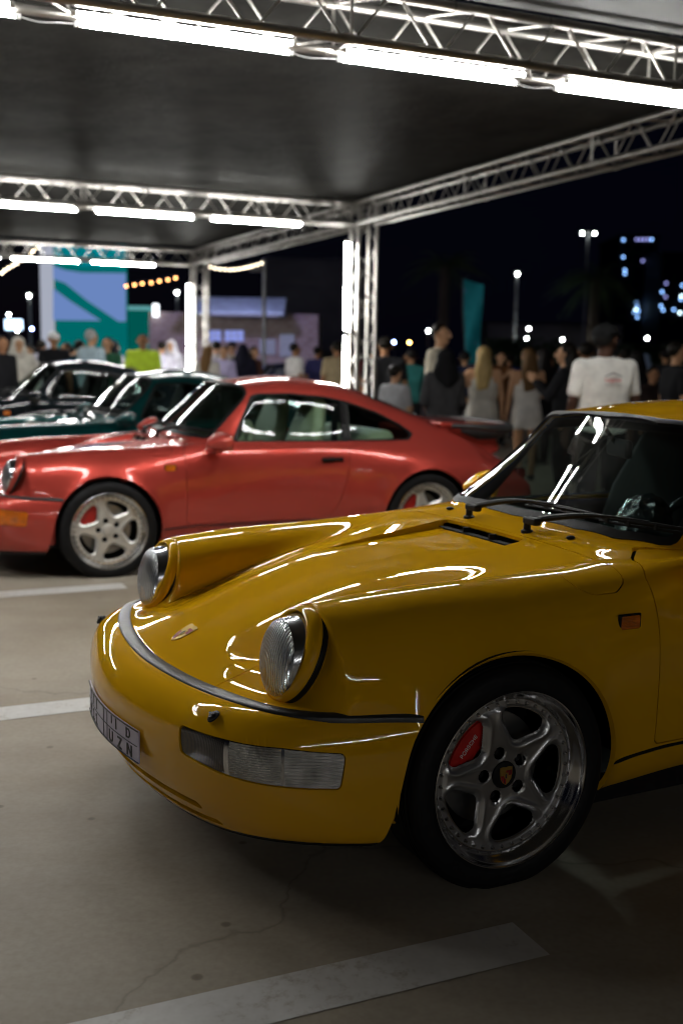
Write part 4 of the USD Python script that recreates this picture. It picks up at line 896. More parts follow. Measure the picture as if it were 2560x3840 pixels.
bk = build_car('sports_car', 'black sports coupe farthest left, behind the dark green one', BLACK_POSE, m_black, m_seat_dark, False, group='parked sports coupes', lampm=m_amber)
UsdGeom.Xformable(stage.GetPrimAtPath(bk)).AddScaleOp().Set(Gf.Vec3f(1.04, 1.04, 1.045))

# ------------------------------------------------------------------ people
import manifold3d as m3
def sm(r, p, n=16): return m3.Manifold.sphere(r, n).translate(tuple(map(float, p)))
def bone(a, ra, b, rb, n=16): return m3.Manifold.batch_hull([sm(ra, a, n), sm(rb, b, n)])
def soft(parts, edge, it=8):
    q = m3.Manifold.batch_boolean(parts, m3.OpType.Add).refine_to_length(edge).to_mesh()
    t = trimesh.Trimesh(q.vert_properties[:, :3], q.tri_verts, process=True)
    trimesh.smoothing.filter_taubin(t, lamb=.5, nu=.53, iterations=it); return t
ARMS = {'down': ((.245, .02, 1.15), (.255, -.05, .90)), 'phone': ((.225, -.13, 1.17), (.085, -.31, 1.33)), 'hip': ((.35, .08, 1.17), (.18, -.04, 1.03)), 'fold': ((.235, -.09, 1.15), (-.07, -.20, 1.20)), 'hold': ((.235, -.03, 1.14), (.10, -.24, 1.13))}
cache = {}
def hand(w, d, side):
    d = np.asarray(d, float); d /= np.linalg.norm(d); o = np.cross(d, [0, 0, 1.0]); o = o / (np.linalg.norm(o) + 1e-9) if np.linalg.norm(o) > .05 else np.array([1.0, 0, 0]); c = np.cross(o, d)
    w = np.asarray(w, float); k = w + d * .085
    P = [m3.Manifold.batch_hull([sm(.026, w + d * .02, 8), sm(.016, k + c * .03, 8), sm(.016, k - c * .03, 8)])]
    for i, L in enumerate((.066, .076, .072, .056)):
        b = k + c * (.030 - .020 * i); m = b + d * L * .55 + o * .006; e = b + d * L * .92 + o * .022
        P += [bone(b, .0095, m, .0088, 8), bone(m, .0088, e, .0075, 8)]
    t0 = w + d * .03 + c * .028; t1 = t0 + d * .03 + c * .028 + o * .01; P += [bone(t0, .012, t1, .0105, 8), bone(t1, .0105, t1 + d * .03 + o * .012, .009, 8)]
    return P
def figure(arms, outfit, walk, hair, edge, turn=0):
    key = (arms, outfit, walk, hair, edge, turn); hr = lambda g: g.rotate((0, 0, turn))
    if key in cache: return cache[key]
    L, R = arms
    J = {}
    for sd, a in ((-1, L), (1, R)):
        e, w = ARMS[a]; J[sd] = (np.array([sd * .185, .005, 1.42]), np.array([sd * e[0], e[1], e[2]]), np.array([sd * w[0], w[1], w[2]]))
    leg = {sd: (np.array([sd * .09, 0, .93]), np.array([sd * .098, -.015 - .05 * walk * sd, .50]), np.array([sd * .10, .02 + .09 * walk * sd, .085])) for sd in (-1, 1)}
    torso = [m3.Manifold.batch_hull([sm(.062, (-.15, .01, 1.405)), sm(.062, (.15, .01, 1.405)), sm(.105, (-.085, .0, 1.26)), sm(.105, (.085, .0, 1.26))]),
             m3.Manifold.batch_hull([sm(.105, (-.085, 0, 1.26)), sm(.105, (.085, 0, 1.26)), sm(.088, (-.062, .0, 1.08)), sm(.088, (.062, 0, 1.08))]),
             m3.Manifold.batch_hull([sm(.088, (-.062, .0, 1.08)), sm(.088, (.062, 0, 1.08)), sm(.10, (-.075, .01, .94)), sm(.10, (.075, .01, .94))])]
    head = [m3.Manifold.batch_hull([sm(.083, (0, .012, 1.655)), sm(.075, (0, -.022, 1.645)), sm(.046, (0, -.048, 1.572)), sm(.05, (0, .0, 1.58))]),
            m3.Manifold.batch_hull([sm(.010, (0, -.100, 1.655)), sm(.016, (0, -.112, 1.615)), sm(.018, (0, -.090, 1.615))]), bone((0, .012, 1.44), .06, (0, .0, 1.56), .052)]
    head += [bone((sd * .082, .005, 1.615), .012, (sd * .087, .012, 1.650), .016, 8) for sd in (-1, 1)]
    B = list(torso) + [hr(g) for g in head]
    for sd in (-1, 1):
        s, e, w = J[sd]; B += [bone(s, .050, e, .038), bone(e, .039, w, .026), bone((sd * .09, .01, .93), .095, leg[sd][1], .056), bone(leg[sd][1], .055, leg[sd][2], .038), bone(leg[sd][2], .036, leg[sd][2] + [sd * .012, -.15, -.05], .030)]
    body = soft(B, edge, 6)
    hb = m3.Manifold(m3.Mesh(body.vertices.astype(np.float32), body.faces.astype(np.uint32)))
    hs = []
    for sd in (-1, 1): hs += hand(J[sd][2], J[sd][2] - J[sd][1], sd)
    if hb.status() == m3.Error.NoError:
        q = m3.Manifold.batch_boolean([hb] + hs, m3.OpType.Add).to_mesh(); body = trimesh.Trimesh(q.vert_properties[:, :3], q.tri_verts)
    out = {'body': body}
    grow = lambda g: [m3.Manifold.batch_hull([sm(.062 + g, (-.152, .01, 1.400)), sm(.062 + g, (.152, .01, 1.400)), sm(.105 + g, (-.085, .0, 1.25)), sm(.105 + g, (.085, .0, 1.25)), sm(.05 + g, (0, .012, 1.445))]),
                      m3.Manifold.batch_hull([sm(.105 + g, (-.085, 0, 1.25)), sm(.105 + g, (.085, 0, 1.25)), sm(.095 + g, (-.072, .0, 1.06)), sm(.095 + g, (.072, 0, 1.06))])]
    def sleeves(f, r0, r1):
        o = []
        for sd in (-1, 1):
            s, e, w = J[sd]
            if f <= 1: o.append(bone(s, r0, s + (e - s) * f, r1))
            else: o += [bone(s, r0, e, r1 + .004), bone(e, r1 + .004, e + (w - e) * (f - 1), r1)]
        return o
    if outfit in ('tee', 'long', 'vest'):
        t = grow(.020) + [m3.Manifold.batch_hull([sm(.115, (-.072, 0, 1.06)), sm(.115, (.072, 0, 1.06)), sm(.118, (-.075, .005, .93)), sm(.118, (.075, .005, .93))])]
        t += sleeves(.72 if outfit != 'long' else 1.9, .070, .060 if outfit != 'long' else .044)
        if outfit != 'vest': t.append(m3.Manifold.cylinder(.045, .066, .058, 20).translate((0, .012, 1.452)))
        out['shirt'] = soft(t, edge, 8)
        p = [m3.Manifold.batch_hull([sm(.108, (-.075, .008, .95)), sm(.108, (.075, .008, .95)), sm(.10, (-.09, .01, .86)), sm(.10, (.09, .01, .86))])]
        for sd in (-1, 1): p += [bone((sd * .09, .01, .92), .100, leg[sd][1], .070), bone(leg[sd][1], .070, leg[sd][2] + [0, 0, -.01], .058)]
        out['trousers'] = soft(p, edge, 8)
        out['shoe'] = [m3.Manifold.batch_hull([sm(.042, leg[sd][2] + [0, .02, -.040]), sm(.036, leg[sd][2] + [sd * .012, -.14, -.048]), sm(.030, leg[sd][2] + [0, 0, .02])]) for sd in (-1, 1)]
    elif outfit == 'dress':
        t = grow(.012)[1:] + [m3.Manifold.batch_hull([sm(.11, (-.085, 0, 1.30)), sm(.11, (.085, 0, 1.30)), sm(.11, (-.08, 0, 1.2)), sm(.11, (.08, 0, 1.2))]),
             m3.Manifold.batch_hull([sm(.105, (-.07, .0, 1.07)), sm(.105, (.07, 0, 1.07)), sm(.130, (-.085, .01, .90)), sm(.130, (.085, .01, .90))]),
             m3.Manifold.batch_hull([sm(.130, (-.085, .01, .90)), sm(.130, (.085, .01, .90)), sm(.120, (-.11, .01, .72)), sm(.120, (.11, .01, .72))]).trim_by_plane((0, 0, 1), .69)] + [bone((sd * .10, .03, 1.30), .03, (sd * .085, .02, 1.42), .022) for sd in (-1, 1)]
        out['dress'] = soft(t, edge, 5)
        out['shoe'] = [m3.Manifold.batch_hull([sm(.042, leg[sd][2] + [0, .02, -.040]), sm(.036, leg[sd][2] + [sd * .012, -.14, -.048])]) for sd in (-1, 1)]
    else:                                                              # robe
        t = grow(.024) + sleeves(1.85, .075, .062) + [m3.Manifold.batch_hull([sm(.11, (-.08, 0, 1.10)), sm(.11, (.08, 0, 1.10)), sm(.125, (-.12, .01, .55)), sm(.125, (.12, .01, .55))]), m3.Manifold.batch_hull([sm(.125, (-.12, .01, .55)), sm(.125, (.12, .01, .55)), sm(.12, (-.16, .01, .14)), sm(.12, (.16, .01, .14))])]
        out['robe'] = soft(t, edge, 8)
    hd = [sm(.098, (0, .016, 1.662), 20)]
    if hair == 'short': out['hair'] = soft([sm(.093, (0, .020, 1.668), 20).trim_by_plane((0, .85, .55), .905), bone((-.075, .02, 1.66), .022, (-.07, .0, 1.69), .02), bone((.075, .02, 1.66), .022, (.07, .0, 1.69), .02)], .025, 3)
    elif hair == 'long': out['hair'] = soft([sm(.100, (0, .020, 1.668), 20).trim_by_plane((0, .85, .5), .83), m3.Manifold.batch_hull([sm(.085, (0, .045, 1.66)), sm(.06, (-.06, .085, 1.45)), sm(.06, (.06, .085, 1.45))]), m3.Manifold.batch_hull([sm(.06, (-.06, .085, 1.45)), sm(.06, (.06, .085, 1.45)), sm(.035, (-.04, .11, 1.24)), sm(.035, (.045, .11, 1.22))])], .025, 4)
    elif hair == 'scarf': out['head_scarf'] = soft([sm(.108, (0, .018, 1.66), 20).trim_by_plane((0, .9, .1), .13), m3.Manifold.batch_hull([sm(.10, (0, .03, 1.64)), sm(.085, (-.10, .03, 1.42)), sm(.085, (.10, .03, 1.42)), sm(.07, (0, .09, 1.36))]).trim_by_plane((0, 1, .12), .15), m3.Manifold.batch_hull([sm(.075, (-.09, .03, 1.43)), sm(.075, (.09, .03, 1.43)), sm(.06, (0, -.06, 1.45))])], .03, 5)
    elif hair in ('cap', 'backcap'):
        c = [sm(.103, (0, .014, 1.668), 24).trim_by_plane((0, .10, 1), 1.668), m3.Manifold.batch_hull([sm(.006, (-.07, -.075, 1.672), 8), sm(.006, (.07, -.075, 1.672), 8), sm(.006, (-.045, -.165, 1.655), 8), sm(.006, (.045, -.165, 1.655), 8), sm(.006, (0, -.175, 1.655), 8)]), sm(.010, (0, .014, 1.772), 8)]
        q = m3.Manifold.batch_boolean(c, m3.OpType.Add).to_mesh(); out['cap'] = trimesh.Trimesh(q.vert_properties[:, :3], q.tri_verts)
        out['hair'] = soft([sm(.090, (0, .022, 1.655), 20).trim_by_plane((0, 1, .25), .44)], .025, 3)
    if turn:
        for k in ('hair', 'cap', 'head_scarf'):
            if k in out: out[k].apply_transform(rot((0, 0, 1), math.radians(turn)))
    out['face'] = [sm(.011, (sd * .032, -.091, 1.652), 8) for sd in (-1, 1)] + [bone((-.022, -.092, 1.592), .006, (.022, -.092, 1.592), .006, 8)]
    out['face'] = [hr(g) for g in out['face']]
    for k in ('shirt', 'dress', 'robe', 'trousers'):
        if k in out:                                                    # folds in the cloth
            t = out[k].subdivide() if edge > .04 else out[k].copy(); v = np.array(t.vertices); f = meshkit.fbm(v * [9, 9, 3.5] + len(cache), 3, 5) - .5; f2 = np.abs(meshkit.noise(v * [6, 6, 14.0], 9) - .5)
            t.vertices = v + t.vertex_normals * ((f * .030 + (f2 - .25) * .010) * np.clip((1.42 - v[:, 2]) / .15, .15, 1))[:, None]; out[k] = t
    cache[key] = out
    return out
CLOTH = {}
def cloth(rgb, rough=0.85):
    k = tuple(round(c, 3) for c in rgb)
    if k not in CLOTH: CLOTH[k] = grainy(f'cloth_{len(CLOTH):03d}', rgb, rough, scale=9.0, amt=0.16, bump=0.5, specular_ior_level=0.12)
    return CLOTH[k]
def person(px, top, d, face, label, top_c, low_c=(.03, .03, .04), skin=(.30, .17, .10), hair='short', hair_c=(.01, .008, .006), outfit='tee', arms=('down', 'down'), walk=.3, wide=1.0, edge=.06, group=None, extra=None, turn=0):
    """px, top: where the crown of the head stands in the photo; d: metres in front of the camera; face: heading in degrees, 0 looks at the camera."""
    R_, U_, F_ = CAMB; r = F_ + ((px - 1280) / 4108.34) * R_ - ((top - 1920) / 4108.34) * U_; P = r * (d / r[1]) + np.array([0, 0, CAM_H])
    h = P[2] / 1.755
    p = thing('person', label, 'person', (P[0], P[1], 0), math.radians(face), group, scale=(h * wide, h * (1 + (wide - 1) * .5), h))
    fg = figure(arms, outfit, walk, hair, edge, turn)
    lim = lambda q: trimesh.util.concatenate([trimesh.Trimesh(m.to_mesh().vert_properties[:, :3], m.to_mesh().tri_verts) for m in q])
    putm('body', fg['body'], cloth(skin, .6), p, smooth=True)
    for k in ('shirt', 'dress', 'robe'):
        if k in fg: tp = putm(k, fg[k], cloth(top_c), p, smooth=True)
    if 'trousers' in fg: putm('trousers', fg['trousers'], cloth(low_c), p, smooth=True)
    if 'shoe' in fg:
        for q in fg['shoe']: putm('shoe', lim([q]), cloth((.05, .05, .05)), p, smooth=True)
    if 'hair' in fg: putm('hair', fg['hair'], cloth(hair_c, .5), p, smooth=True)
    if 'cap' in fg: putm('cap', fg['cap'], cloth(low_c if hair == 'cap' else hair_c), p, smooth=True)
    if 'head_scarf' in fg: putm('head_scarf', fg['head_scarf'], cloth(hair_c), p, smooth=True)
    putm('face_detail', lim(fg['face']), cloth((.02, .012, .01)), p, smooth=True, kind='stuff')
    if extra: extra(p, tp)
    return p
_t, _r = math.radians(PITCH), math.radians(ROLL)
_F = np.array([0, math.cos(_t), -math.sin(_t)]); _U = np.array([0, math.sin(_t), math.cos(_t)]); _R = np.array([1.0, 0, 0])
CAMB = (math.cos(_r) * _R + math.sin(_r) * _U, -math.sin(_r) * _R + math.cos(_r) * _U, _F)
def spot(px, py, d):
    R_, U_, F_ = CAMB; r = F_ + ((px - 1280) / 4108.34) * R_ - ((py - 1920) / 4108.34) * U_; return r * (d / r[1]) + np.array([0, 0, CAM_H])
D7 = 1.6327
def back_print(p, tp):
    b = box(.20, .004, .010, (0, .137, 1.30)); tx = meshkit.text_mesh('Legend', .026, .003); tx.apply_transform(rot((1, 0, 0), PI / 2)); tx.apply_translation((-tx.bounds[1][0] / 2 - tx.bounds[0][0] / 2, .142, 1.305)); tx.apply_transform(rot((0, 0, 1), PI, (0, .1415, 0)))
    tri = ext(Polygon([(-.075, 0), (0, .032), (.075, 0), (.06, 0), (0, .022), (-.06, 0)]), .003); tri.apply_transform(rot((1, 0, 0), PI / 2)); tri.apply_translation((0, .142, 1.345))
    putm('shirt_print', tx, cloth((.55, .03, .02)), tp); putm('shirt_print', tri, cloth((.12, .12, .13)), tp)
    ln = cat_([box(.15, .003, .004, (0, .143, 1.285)), box(.12, .003, .004, (0, .143, 1.275))]); putm('shirt_print', ln, cloth((.35, .34, .33)), tp)
WHITE, CREAM, DARK, NAVY = (.72, .70, .66), (.62, .56, .44), (.012, .012, .014), (.015, .02, .05)
SK1, SK2, SK3 = (.46, .26, .15), (.30, .15, .08), (.06, .03, .02)
crowd = 'people standing around the canopy'
person(1393 * D7, 746 * D7, 8.7, 195, 'man in white polo shirt and dark grey cap, back turned, behind the yellow coupe roof', WHITE, (.010, .0105, .011), SK3, 'cap', (.01, .01, .01), 'tee', walk=.1, wide=1.13, edge=.03, turn=-58, extra=back_print)
person(1112 * D7, 796 * D7, 13.0, 172, 'woman with long blonde hair in a grey sleeveless dress, right of the teal flag', (.42, .40, .36), (.3, .3, .3), SK1, 'long', (.34, .24, .10), 'dress', ('down', 'hip'), edge=.04)
person(1214 * D7, 800 * D7, 13.0, 188, 'woman with long brown hair in a short white dress, above the yellow coupe windscreen corner', (.58, .56, .53), (.3, .3, .3), SK1, 'long', (.10, .055, .022), 'dress', ('hold', 'down'), edge=.04)
person(1013 * D7, 742 * D7, 12.2, 60, 'tall bearded man in a cream shirt with a bag strap, behind the red spoiler', CREAM, DARK, SK1, 'short', (.012, .008, .006), 'tee', ('hold', 'hold'), edge=.04)
person(1022 * D7, 802 * D7, 11.3, 200, 'woman in a charcoal coat and black head scarf, in front of the cream shirted man', (.045, .045, .048), DARK, SK1, 'scarf', (.008, .008, .009), 'robe', ('hold', 'hold'), edge=.045)
person(884 * D7, 773 * D7, 14.2, 185, 'broad man in a black tee shirt just right of the middle truss column', (.016, .016, .018), DARK, SK2, 'short', outfit='tee', wide=1.12)
person(908 * D7, 838 * D7, 11.9, 140, 'child in a grey tee shirt between the black shirted man and the charcoal coat', (.30, .30, .31), DARK, SK1, 'short', outfit='tee', arms=('hold', 'down'))
person(1300 * D7, 788 * D7, 11.0, 250, 'dark haired woman in black with a raised phone, left of the white polo man', DARK, DARK, SK1, 'long', outfit='long', arms=('phone', 'phone'))
person(1346 * D7, 786 * D7, 12.8, 170, 'dark haired person in black half hidden behind the white polo shoulder', (.03, .035, .05), DARK, SK2, 'short', outfit='tee')
person(1263 * D7, 822 * D7, 21, 20, 'distant child in a bright red tee shirt', (.50, .02, .02), NAVY, SK2, 'short', outfit='tee')
person(1482 * D7, 812 * D7, 19, 150, 'distant person in a pale blue hooded top right of the white polo', (.25, .32, .48), NAVY, SK1, 'scarf', (.25, .32, .48), 'long')
person(1500 * D7, 842 * D7, 13, 30, 'crouching looking small person in dark brown beside the pale blue top', (.03, .02, .018), DARK, SK2, 'short', outfit='long')
person(1556 * D7, 783 * D7, 11.0, 100, 'person in black at the right edge of the photo', DARK, DARK, SK1, 'short', outfit='tee', arms=('down', 'down'))
person(1437 * D7, 800 * D7, 15.5, 160, 'person in black directly right of the white polo head', DARK, DARK, SK2, 'short', outfit='tee')
person(1170 * D7, 812 * D7, 20, 190, 'distant person in dark blue between the two women in dresses', (.02, .03, .12), NAVY, SK2, 'short', outfit='tee')
person(328 * D7, 767 * D7, 18.6, 10, 'man in a bright yellow green safety tee shirt left of the far column', (.52, .72, .05), (.05, .05, .06), SK2, 'short', outfit='tee', wide=1.1)
person(246 * D7, 774 * D7, 17.6, -10, 'young man in a dark green tee shirt holding up a phone', (.03, .11, .06), DARK, SK1, 'short', outfit='tee', arms=('phone', 'phone'))
person(210 * D7, 756 * D7, 16.8, 150, 'man in a pale blue shirt with grey hair, in front of the teal screen', (.36, .46, .52), NAVY, SK1, 'short', (.35, .34, .33), 'long')
person(123 * D7, 763 * D7, 18.2, 20, 'man in black with a white cap in front of the white pillar', DARK, DARK, SK2, 'backcap', (.55, .55, .55), 'tee')
person(42 * D7, 773 * D7, 16.5, 30, 'woman in a cream robe and cream head scarf at the left', (.52, .49, .43), DARK, SK1, 'scarf', (.52, .49, .43), 'robe')
person(4 * D7, 770 * D7, 15.2, 60, 'person in black at the left edge of the photo', DARK, DARK, SK2, 'short', outfit='long')
person(66 * D7, 792 * D7, 17.6, -40, 'person in a pale robe just right of the cream head scarf', (.50, .48, .46), DARK, SK1, 'short', outfit='robe')
person(96 * D7, 780 * D7, 20, 170, 'person in a lilac grey shirt left of the white cap', (.35, .33, .40), NAVY, SK2, 'short', outfit='long')
person(151 * D7, 786 * D7, 19, -60, 'person in brown with a light bag, right of the white cap', (.10, .05, .04), DARK, SK2, 'short', outfit='tee', arms=('hold', 'hold'))
person(165 * D7, 794 * D7, 21, 160, 'person in a white shirt half hidden behind the one in brown', (.60, .60, .64), NAVY, SK1, 'short', outfit='tee')
person(183 * D7, 780 * D7, 18.6, 150, 'person in dark teal right of the white pillar', (.012, .03, .04), DARK, SK2, 'short', outfit='tee')
person(262 * D7, 782 * D7, 19.8, 140, 'woman in a white robe and black scarf behind the green tee shirt', (.50, .48, .55), DARK, SK1, 'scarf', (.01, .01, .012), 'robe')
person(372 * D7, 784 * D7, 21.5, 170, 'man in a long white robe right of the safety shirt, left one of two', (.58, .56, .66), DARK, SK1, 'short', outfit='robe')
person(393 * D7, 780 * D7, 22.0, -20, 'man in a white robe and white head cloth beside the far lit column', (.58, .56, .64), DARK, SK1, 'scarf', (.6, .58, .64), 'robe')
person(478 * D7, 795 * D7, 18.5, 150, 'woman with ginger hair and cream top right of the far column', (.50, .47, .42), DARK, SK1, 'long', (.15, .08, .03), 'long')
person(496 * D7, 782 * D7, 20, 190, 'dark haired man in a white shirt, second in the group right of the far column', (.60, .57, .56), DARK, SK1, 'short', outfit='tee')
person(514 * D7, 793 * D7, 19.2, -30, 'woman in lilac, middle of the group right of the far column', (.42, .38, .60), DARK, SK1, 'short', (.08, .05, .03), 'long')
person(533 * D7, 785 * D7, 21, 0, 'person in a black cap and cream top in the group behind the red roof', (.50, .46, .40), DARK, SK1, 'backcap', (.02, .02, .03), 'tee')
person(558 * D7, 790 * D7, 20, 170, 'woman in a black robe and scarf in the group behind the red roof', (.010, .010, .02), DARK, SK2, 'scarf', (.010, .010, .02), 'robe')
person(584 * D7, 795 * D7, 20.5, 60, 'person in rust brown at the right end of the group behind the red roof', (.16, .07, .05), DARK, SK1, 'long', (.03, .02, .015), 'tee')
person(678 * D7, 787 * D7, 19.6, 120, 'man in a white tee shirt standing alone behind the red roof', (.66, .64, .62), NAVY, SK2, 'short', outfit='tee', wide=1.1)
person(730 * D7, 795 * D7, 21, 160, 'person in navy between the white tee shirt and the lit column', (.03, .03, .10), NAVY, SK2, 'short', outfit='tee')
person(774 * D7, 784 * D7, 17.8, 200, 'man in a tan shirt just left of the middle lit column', (.32, .25, .15), (.2, .16, .1), SK2, 'short', outfit='tee')
more = 'dark clothed people in the crowd at the right'
for i, (x, y, dd, fc, lab, tc, hr_, of, am) in enumerate((
    (1068, 806, 17, 160, 'person in navy partly hidden by the teal flag', NAVY, 'short', 'tee', ('hold', 'down')), (945, 800, 16, 190, 'person in teal top left of the cream shirted man', (.03, .16, .15), 'short', 'tee', ('down', 'down')),
    (1150, 806, 18, 30, 'person in orange brown beside the blonde woman', (.20, .08, .03), 'short', 'tee', ('phone', 'phone')), (1246, 800, 15, 200, 'person in black with long hair right of the white dress', DARK, 'long', 'long', ('down', 'down')),
    (1322, 800, 16.5, 170, 'person in dark blue checks left of the polo man', (.03, .06, .14), 'short', 'tee', ('hold', 'hold')), (1462, 806, 14.5, 190, 'hooded person in black right of the polo man', DARK, 'scarf', 'robe', ('down', 'down')),
    (1530, 800, 17, 160, 'person in charcoal near the right edge', (.03, .03, .034), 'short', 'long', ('down', 'down')), (1098, 812, 23, 20, 'distant person in pale violet right of the flag', (.28, .22, .36), 'scarf', 'robe', ('down', 'down')),
    (855, 796, 20, 170, 'person in dark red behind the middle truss column', (.12, .02, .02), 'short', 'tee', ('down', 'down')), (932, 812, 22, 10, 'distant person in lilac left of the cream shirted man', (.30, .26, .40), 'short', 'tee', ('down', 'down')))):
    person(x * D7, y * D7, dd, fc, lab, tc, DARK, (SK1, SK2)[i % 2], hr_, (.012, .010, .010), of, am)

# ------------------------------------------------------------------ beyond the canopy
m_dkmetal = grainy('dark_pole_metal', (0.06, 0.06, 0.065), 0.5, 0.5, scale=5)
m_pole = grainy('galvanised_pole', (0.30, 0.31, 0.33), 0.45, 0.6, scale=5)
m_lampw = emit('street_lamp_glow', (0.93, 1.0, 0.95), 110.0)
m_bulb = emit('festoon_bulb_glow', (1.0, 0.85, 0.62), 9.0)
m_bulbo = emit('festoon_bulb_orange', (1.0, 0.45, 0.16), 9.0)
def glow_mat(name, col, s): return emit(name, col, s)
# teal screen on its stand
d = 34.0
def quad(p, name, px0, px1, py0, py1, depth, mat, parent, dd=0.0, th=.12):
    a, b = spot(px0 * D7, py0 * D7, d + dd), spot(px1 * D7, py1 * D7, d + dd); z0 = max(0.0, min(a[2], b[2])); z1 = max(a[2], b[2]) if True else 0
    return putm(name, box(abs(b[0] - a[0]), th, z1 - z0, ((a[0] + b[0]) / 2, a[1] + th / 2, (z0 + z1) / 2)), mat, parent)
scr = thing('display_screen', 'tall teal display wall with pale blue pattern and white side pillar at the left', 'screen')
m_teal = glow_mat('screen_teal', (0.0, 0.27, 0.33), 0.62); m_pale = glow_mat('screen_pale_blue', (0.20, 0.33, 0.72), 0.72); m_dteal = glow_mat('screen_deep_teal', (0.0, 0.24, 0.24), 0.55); m_pillar = glow_mat('pillar_white', (0.62, 0.66, 0.80), 0.62)
quad(scr, 'screen_panel', 122, 289, 562, 900, .3, m_dteal, scr, 0, .4)
quad(scr, 'side_pillar', 90, 122, 562, 900, .3, m_pillar, scr, -.05, .5)
def flat(name, pts, mat, dd):
    V = np.array([spot(x * D7, y * D7, d + dd) for x, y in pts]); pl = Polygon([(v[0], v[2]) for v in V]); m = ext(pl, .006); m.apply_transform(rot((1, 0, 0), PI / 2)); m.apply_translation((0, d + dd, 0)); return putm(name, m, mat, scr)
flat('screen_pattern', [(122, 562), (289, 562), (289, 618), (240, 616), (190, 613), (150, 606), (122, 598)], m_teal, -.012)
flat('screen_pattern', [(122, 610), (150, 620), (190, 626), (289, 627), (289, 738), (272, 738), (200, 690), (150, 650), (122, 640)], m_pale, -.02)
flat('screen_pattern', [(122, 662), (160, 690), (200, 716), (232, 736), (122, 735)], m_pale, -.02)
bt = thing('booth', 'small teal booth with a pale top edge right of the display wall', 'booth')
m_booth = glow_mat('booth_teal_glow', (0.0, 0.22, 0.19), 0.40); m_boothtop = glow_mat('booth_top_glow', (0.16, 0.5, 0.52), 0.7)  # no lamp: the ambient light on the booth is put in as glow
quad(bt, 'booth_wall', 294, 341, 708, 900, .3, m_booth, bt, 1.5, 1.6); quad(bt, 'booth_fascia', 293, 341, 702, 712, .3, m_boothtop, bt, 1.4, 1.8)
# brick pavilion, bricks too far off to tell apart
m_brick = M('violet_lit_brick', {'t': ('texture_coordinate', {}), 's': ('separate_xyz', {}), 'c': ('combine_xyz', {}), 'n': ('noise_texture', {'scale': 3.0, 'detail': 4.0}), 'b': ('brick_texture', {'color1': (0.30, 0.20, 0.18), 'color2': (0.42, 0.31, 0.28), 'mortar': (0.40, 0.38, 0.36), 'scale': 2.2, 'mortar_size': 0.03}), 'h': ('hsv', {}), 'mr': ('map_range', {'to_min': 0.6, 'to_max': 1.3}), 'bu': ('bump', {'strength': 0.4, 'distance': 0.01}), 'p': ('principled_bsdf', {'roughness': 0.85})},
    [('t.object', 's.vector'), ('s.x', 'c.x'), ('s.z', 'c.y'), ('c.vector', 'b.vector'), ('t.object', 'n.vector'), ('n.fac', 'mr.value'), ('mr.result', 'h.value'), ('b.color', 'h.color'), ('h.color', 'p.base_color'), ('b.fac', 'bu.height'), ('bu.normal', 'p.normal')], 'p.BSDF')
d = 30.0
pav = thing('brick_pavilion', 'low brick pavilion washed in violet light with a pale awning roof', 'building')
quad(pav, 'wall', 342, 728, 716, 900, .3, m_brick, pav, 0, 5.0)
a, b = spot(452 * D7, 696 * D7, d), spot(657 * D7, 728 * D7, d)
aw = ext(Polygon([(0, 0), (1.3, 0), (1.3, .06), (.05, .50), (0, .50)]), b[0] - a[0]); R = np.eye(4); R[:3, :3] = np.array([[0, 0, 1], [-1, 0, 0], [0, 1, 0]]).astype(float); aw.apply_transform(R); aw.apply_translation((a[0], d - .02, b[2]))
m_awn = grainy('pale_awning', (0.50, 0.66, 0.68), 0.7, scale=3)
putm('awning', aw, m_awn, pav)
m_fas = glow_mat('awning_strip_glow', (0.40, 0.70, 0.78), 0.8)  # added glow, stands in for the light falling on the awning edge
quad(pav, 'awning_glow_strip', 452, 655, 697, 706, .1, m_fas, pav, -.05, .03); quad(pav, 'fascia_band', 470, 640, 718, 727, .1, glow_mat('fascia_band_glow', (0.35, 0.36, 0.62), 0.5), pav, -1.34, .02)
m_winlit = glow_mat('lit_shop_window', (0.30, 0.36, 0.85), 0.9); m_wframe = plain('window_frame_paint', (0.30, 0.30, 0.34), 0.5); m_winpale = glow_mat('lit_door_pane', (0.30, 0.32, 0.50), 0.5)
for x0, x1, y0, y1, mt in ((478, 508, 757, 785, m_winlit), (515, 560, 757, 785, m_winlit), (595, 632, 778, 815, m_winpale), (642, 676, 766, 820, m_winpale)):
    w_ = quad(pav, 'window', x0, x1, y0, y1, .1, m_wframe, pav, -.06, .10)
    nx = 3 if x1 - x0 > 30 else 2
    for i in range(nx):
        xa = x0 + 1.5 + i * (x1 - x0 - 1) / nx; quad(pav, 'pane', xa, xa + (x1 - x0) / nx - 2.2, y0 + 2, (y0 + y1) / 2 - .8, .1, mt, w_, -.075, .03); quad(pav, 'pane', xa, xa + (x1 - x0) / nx - 2.2, (y0 + y1) / 2 + .8, y1 - 2, .1, mt, w_, -.075, .03)
quad(pav, 'lit_sign', 350.5, 363, 698, 727, .1, emit('white_box_sign', (0.9, 0.95, 1.0), 3.0), pav, -.2, .12)
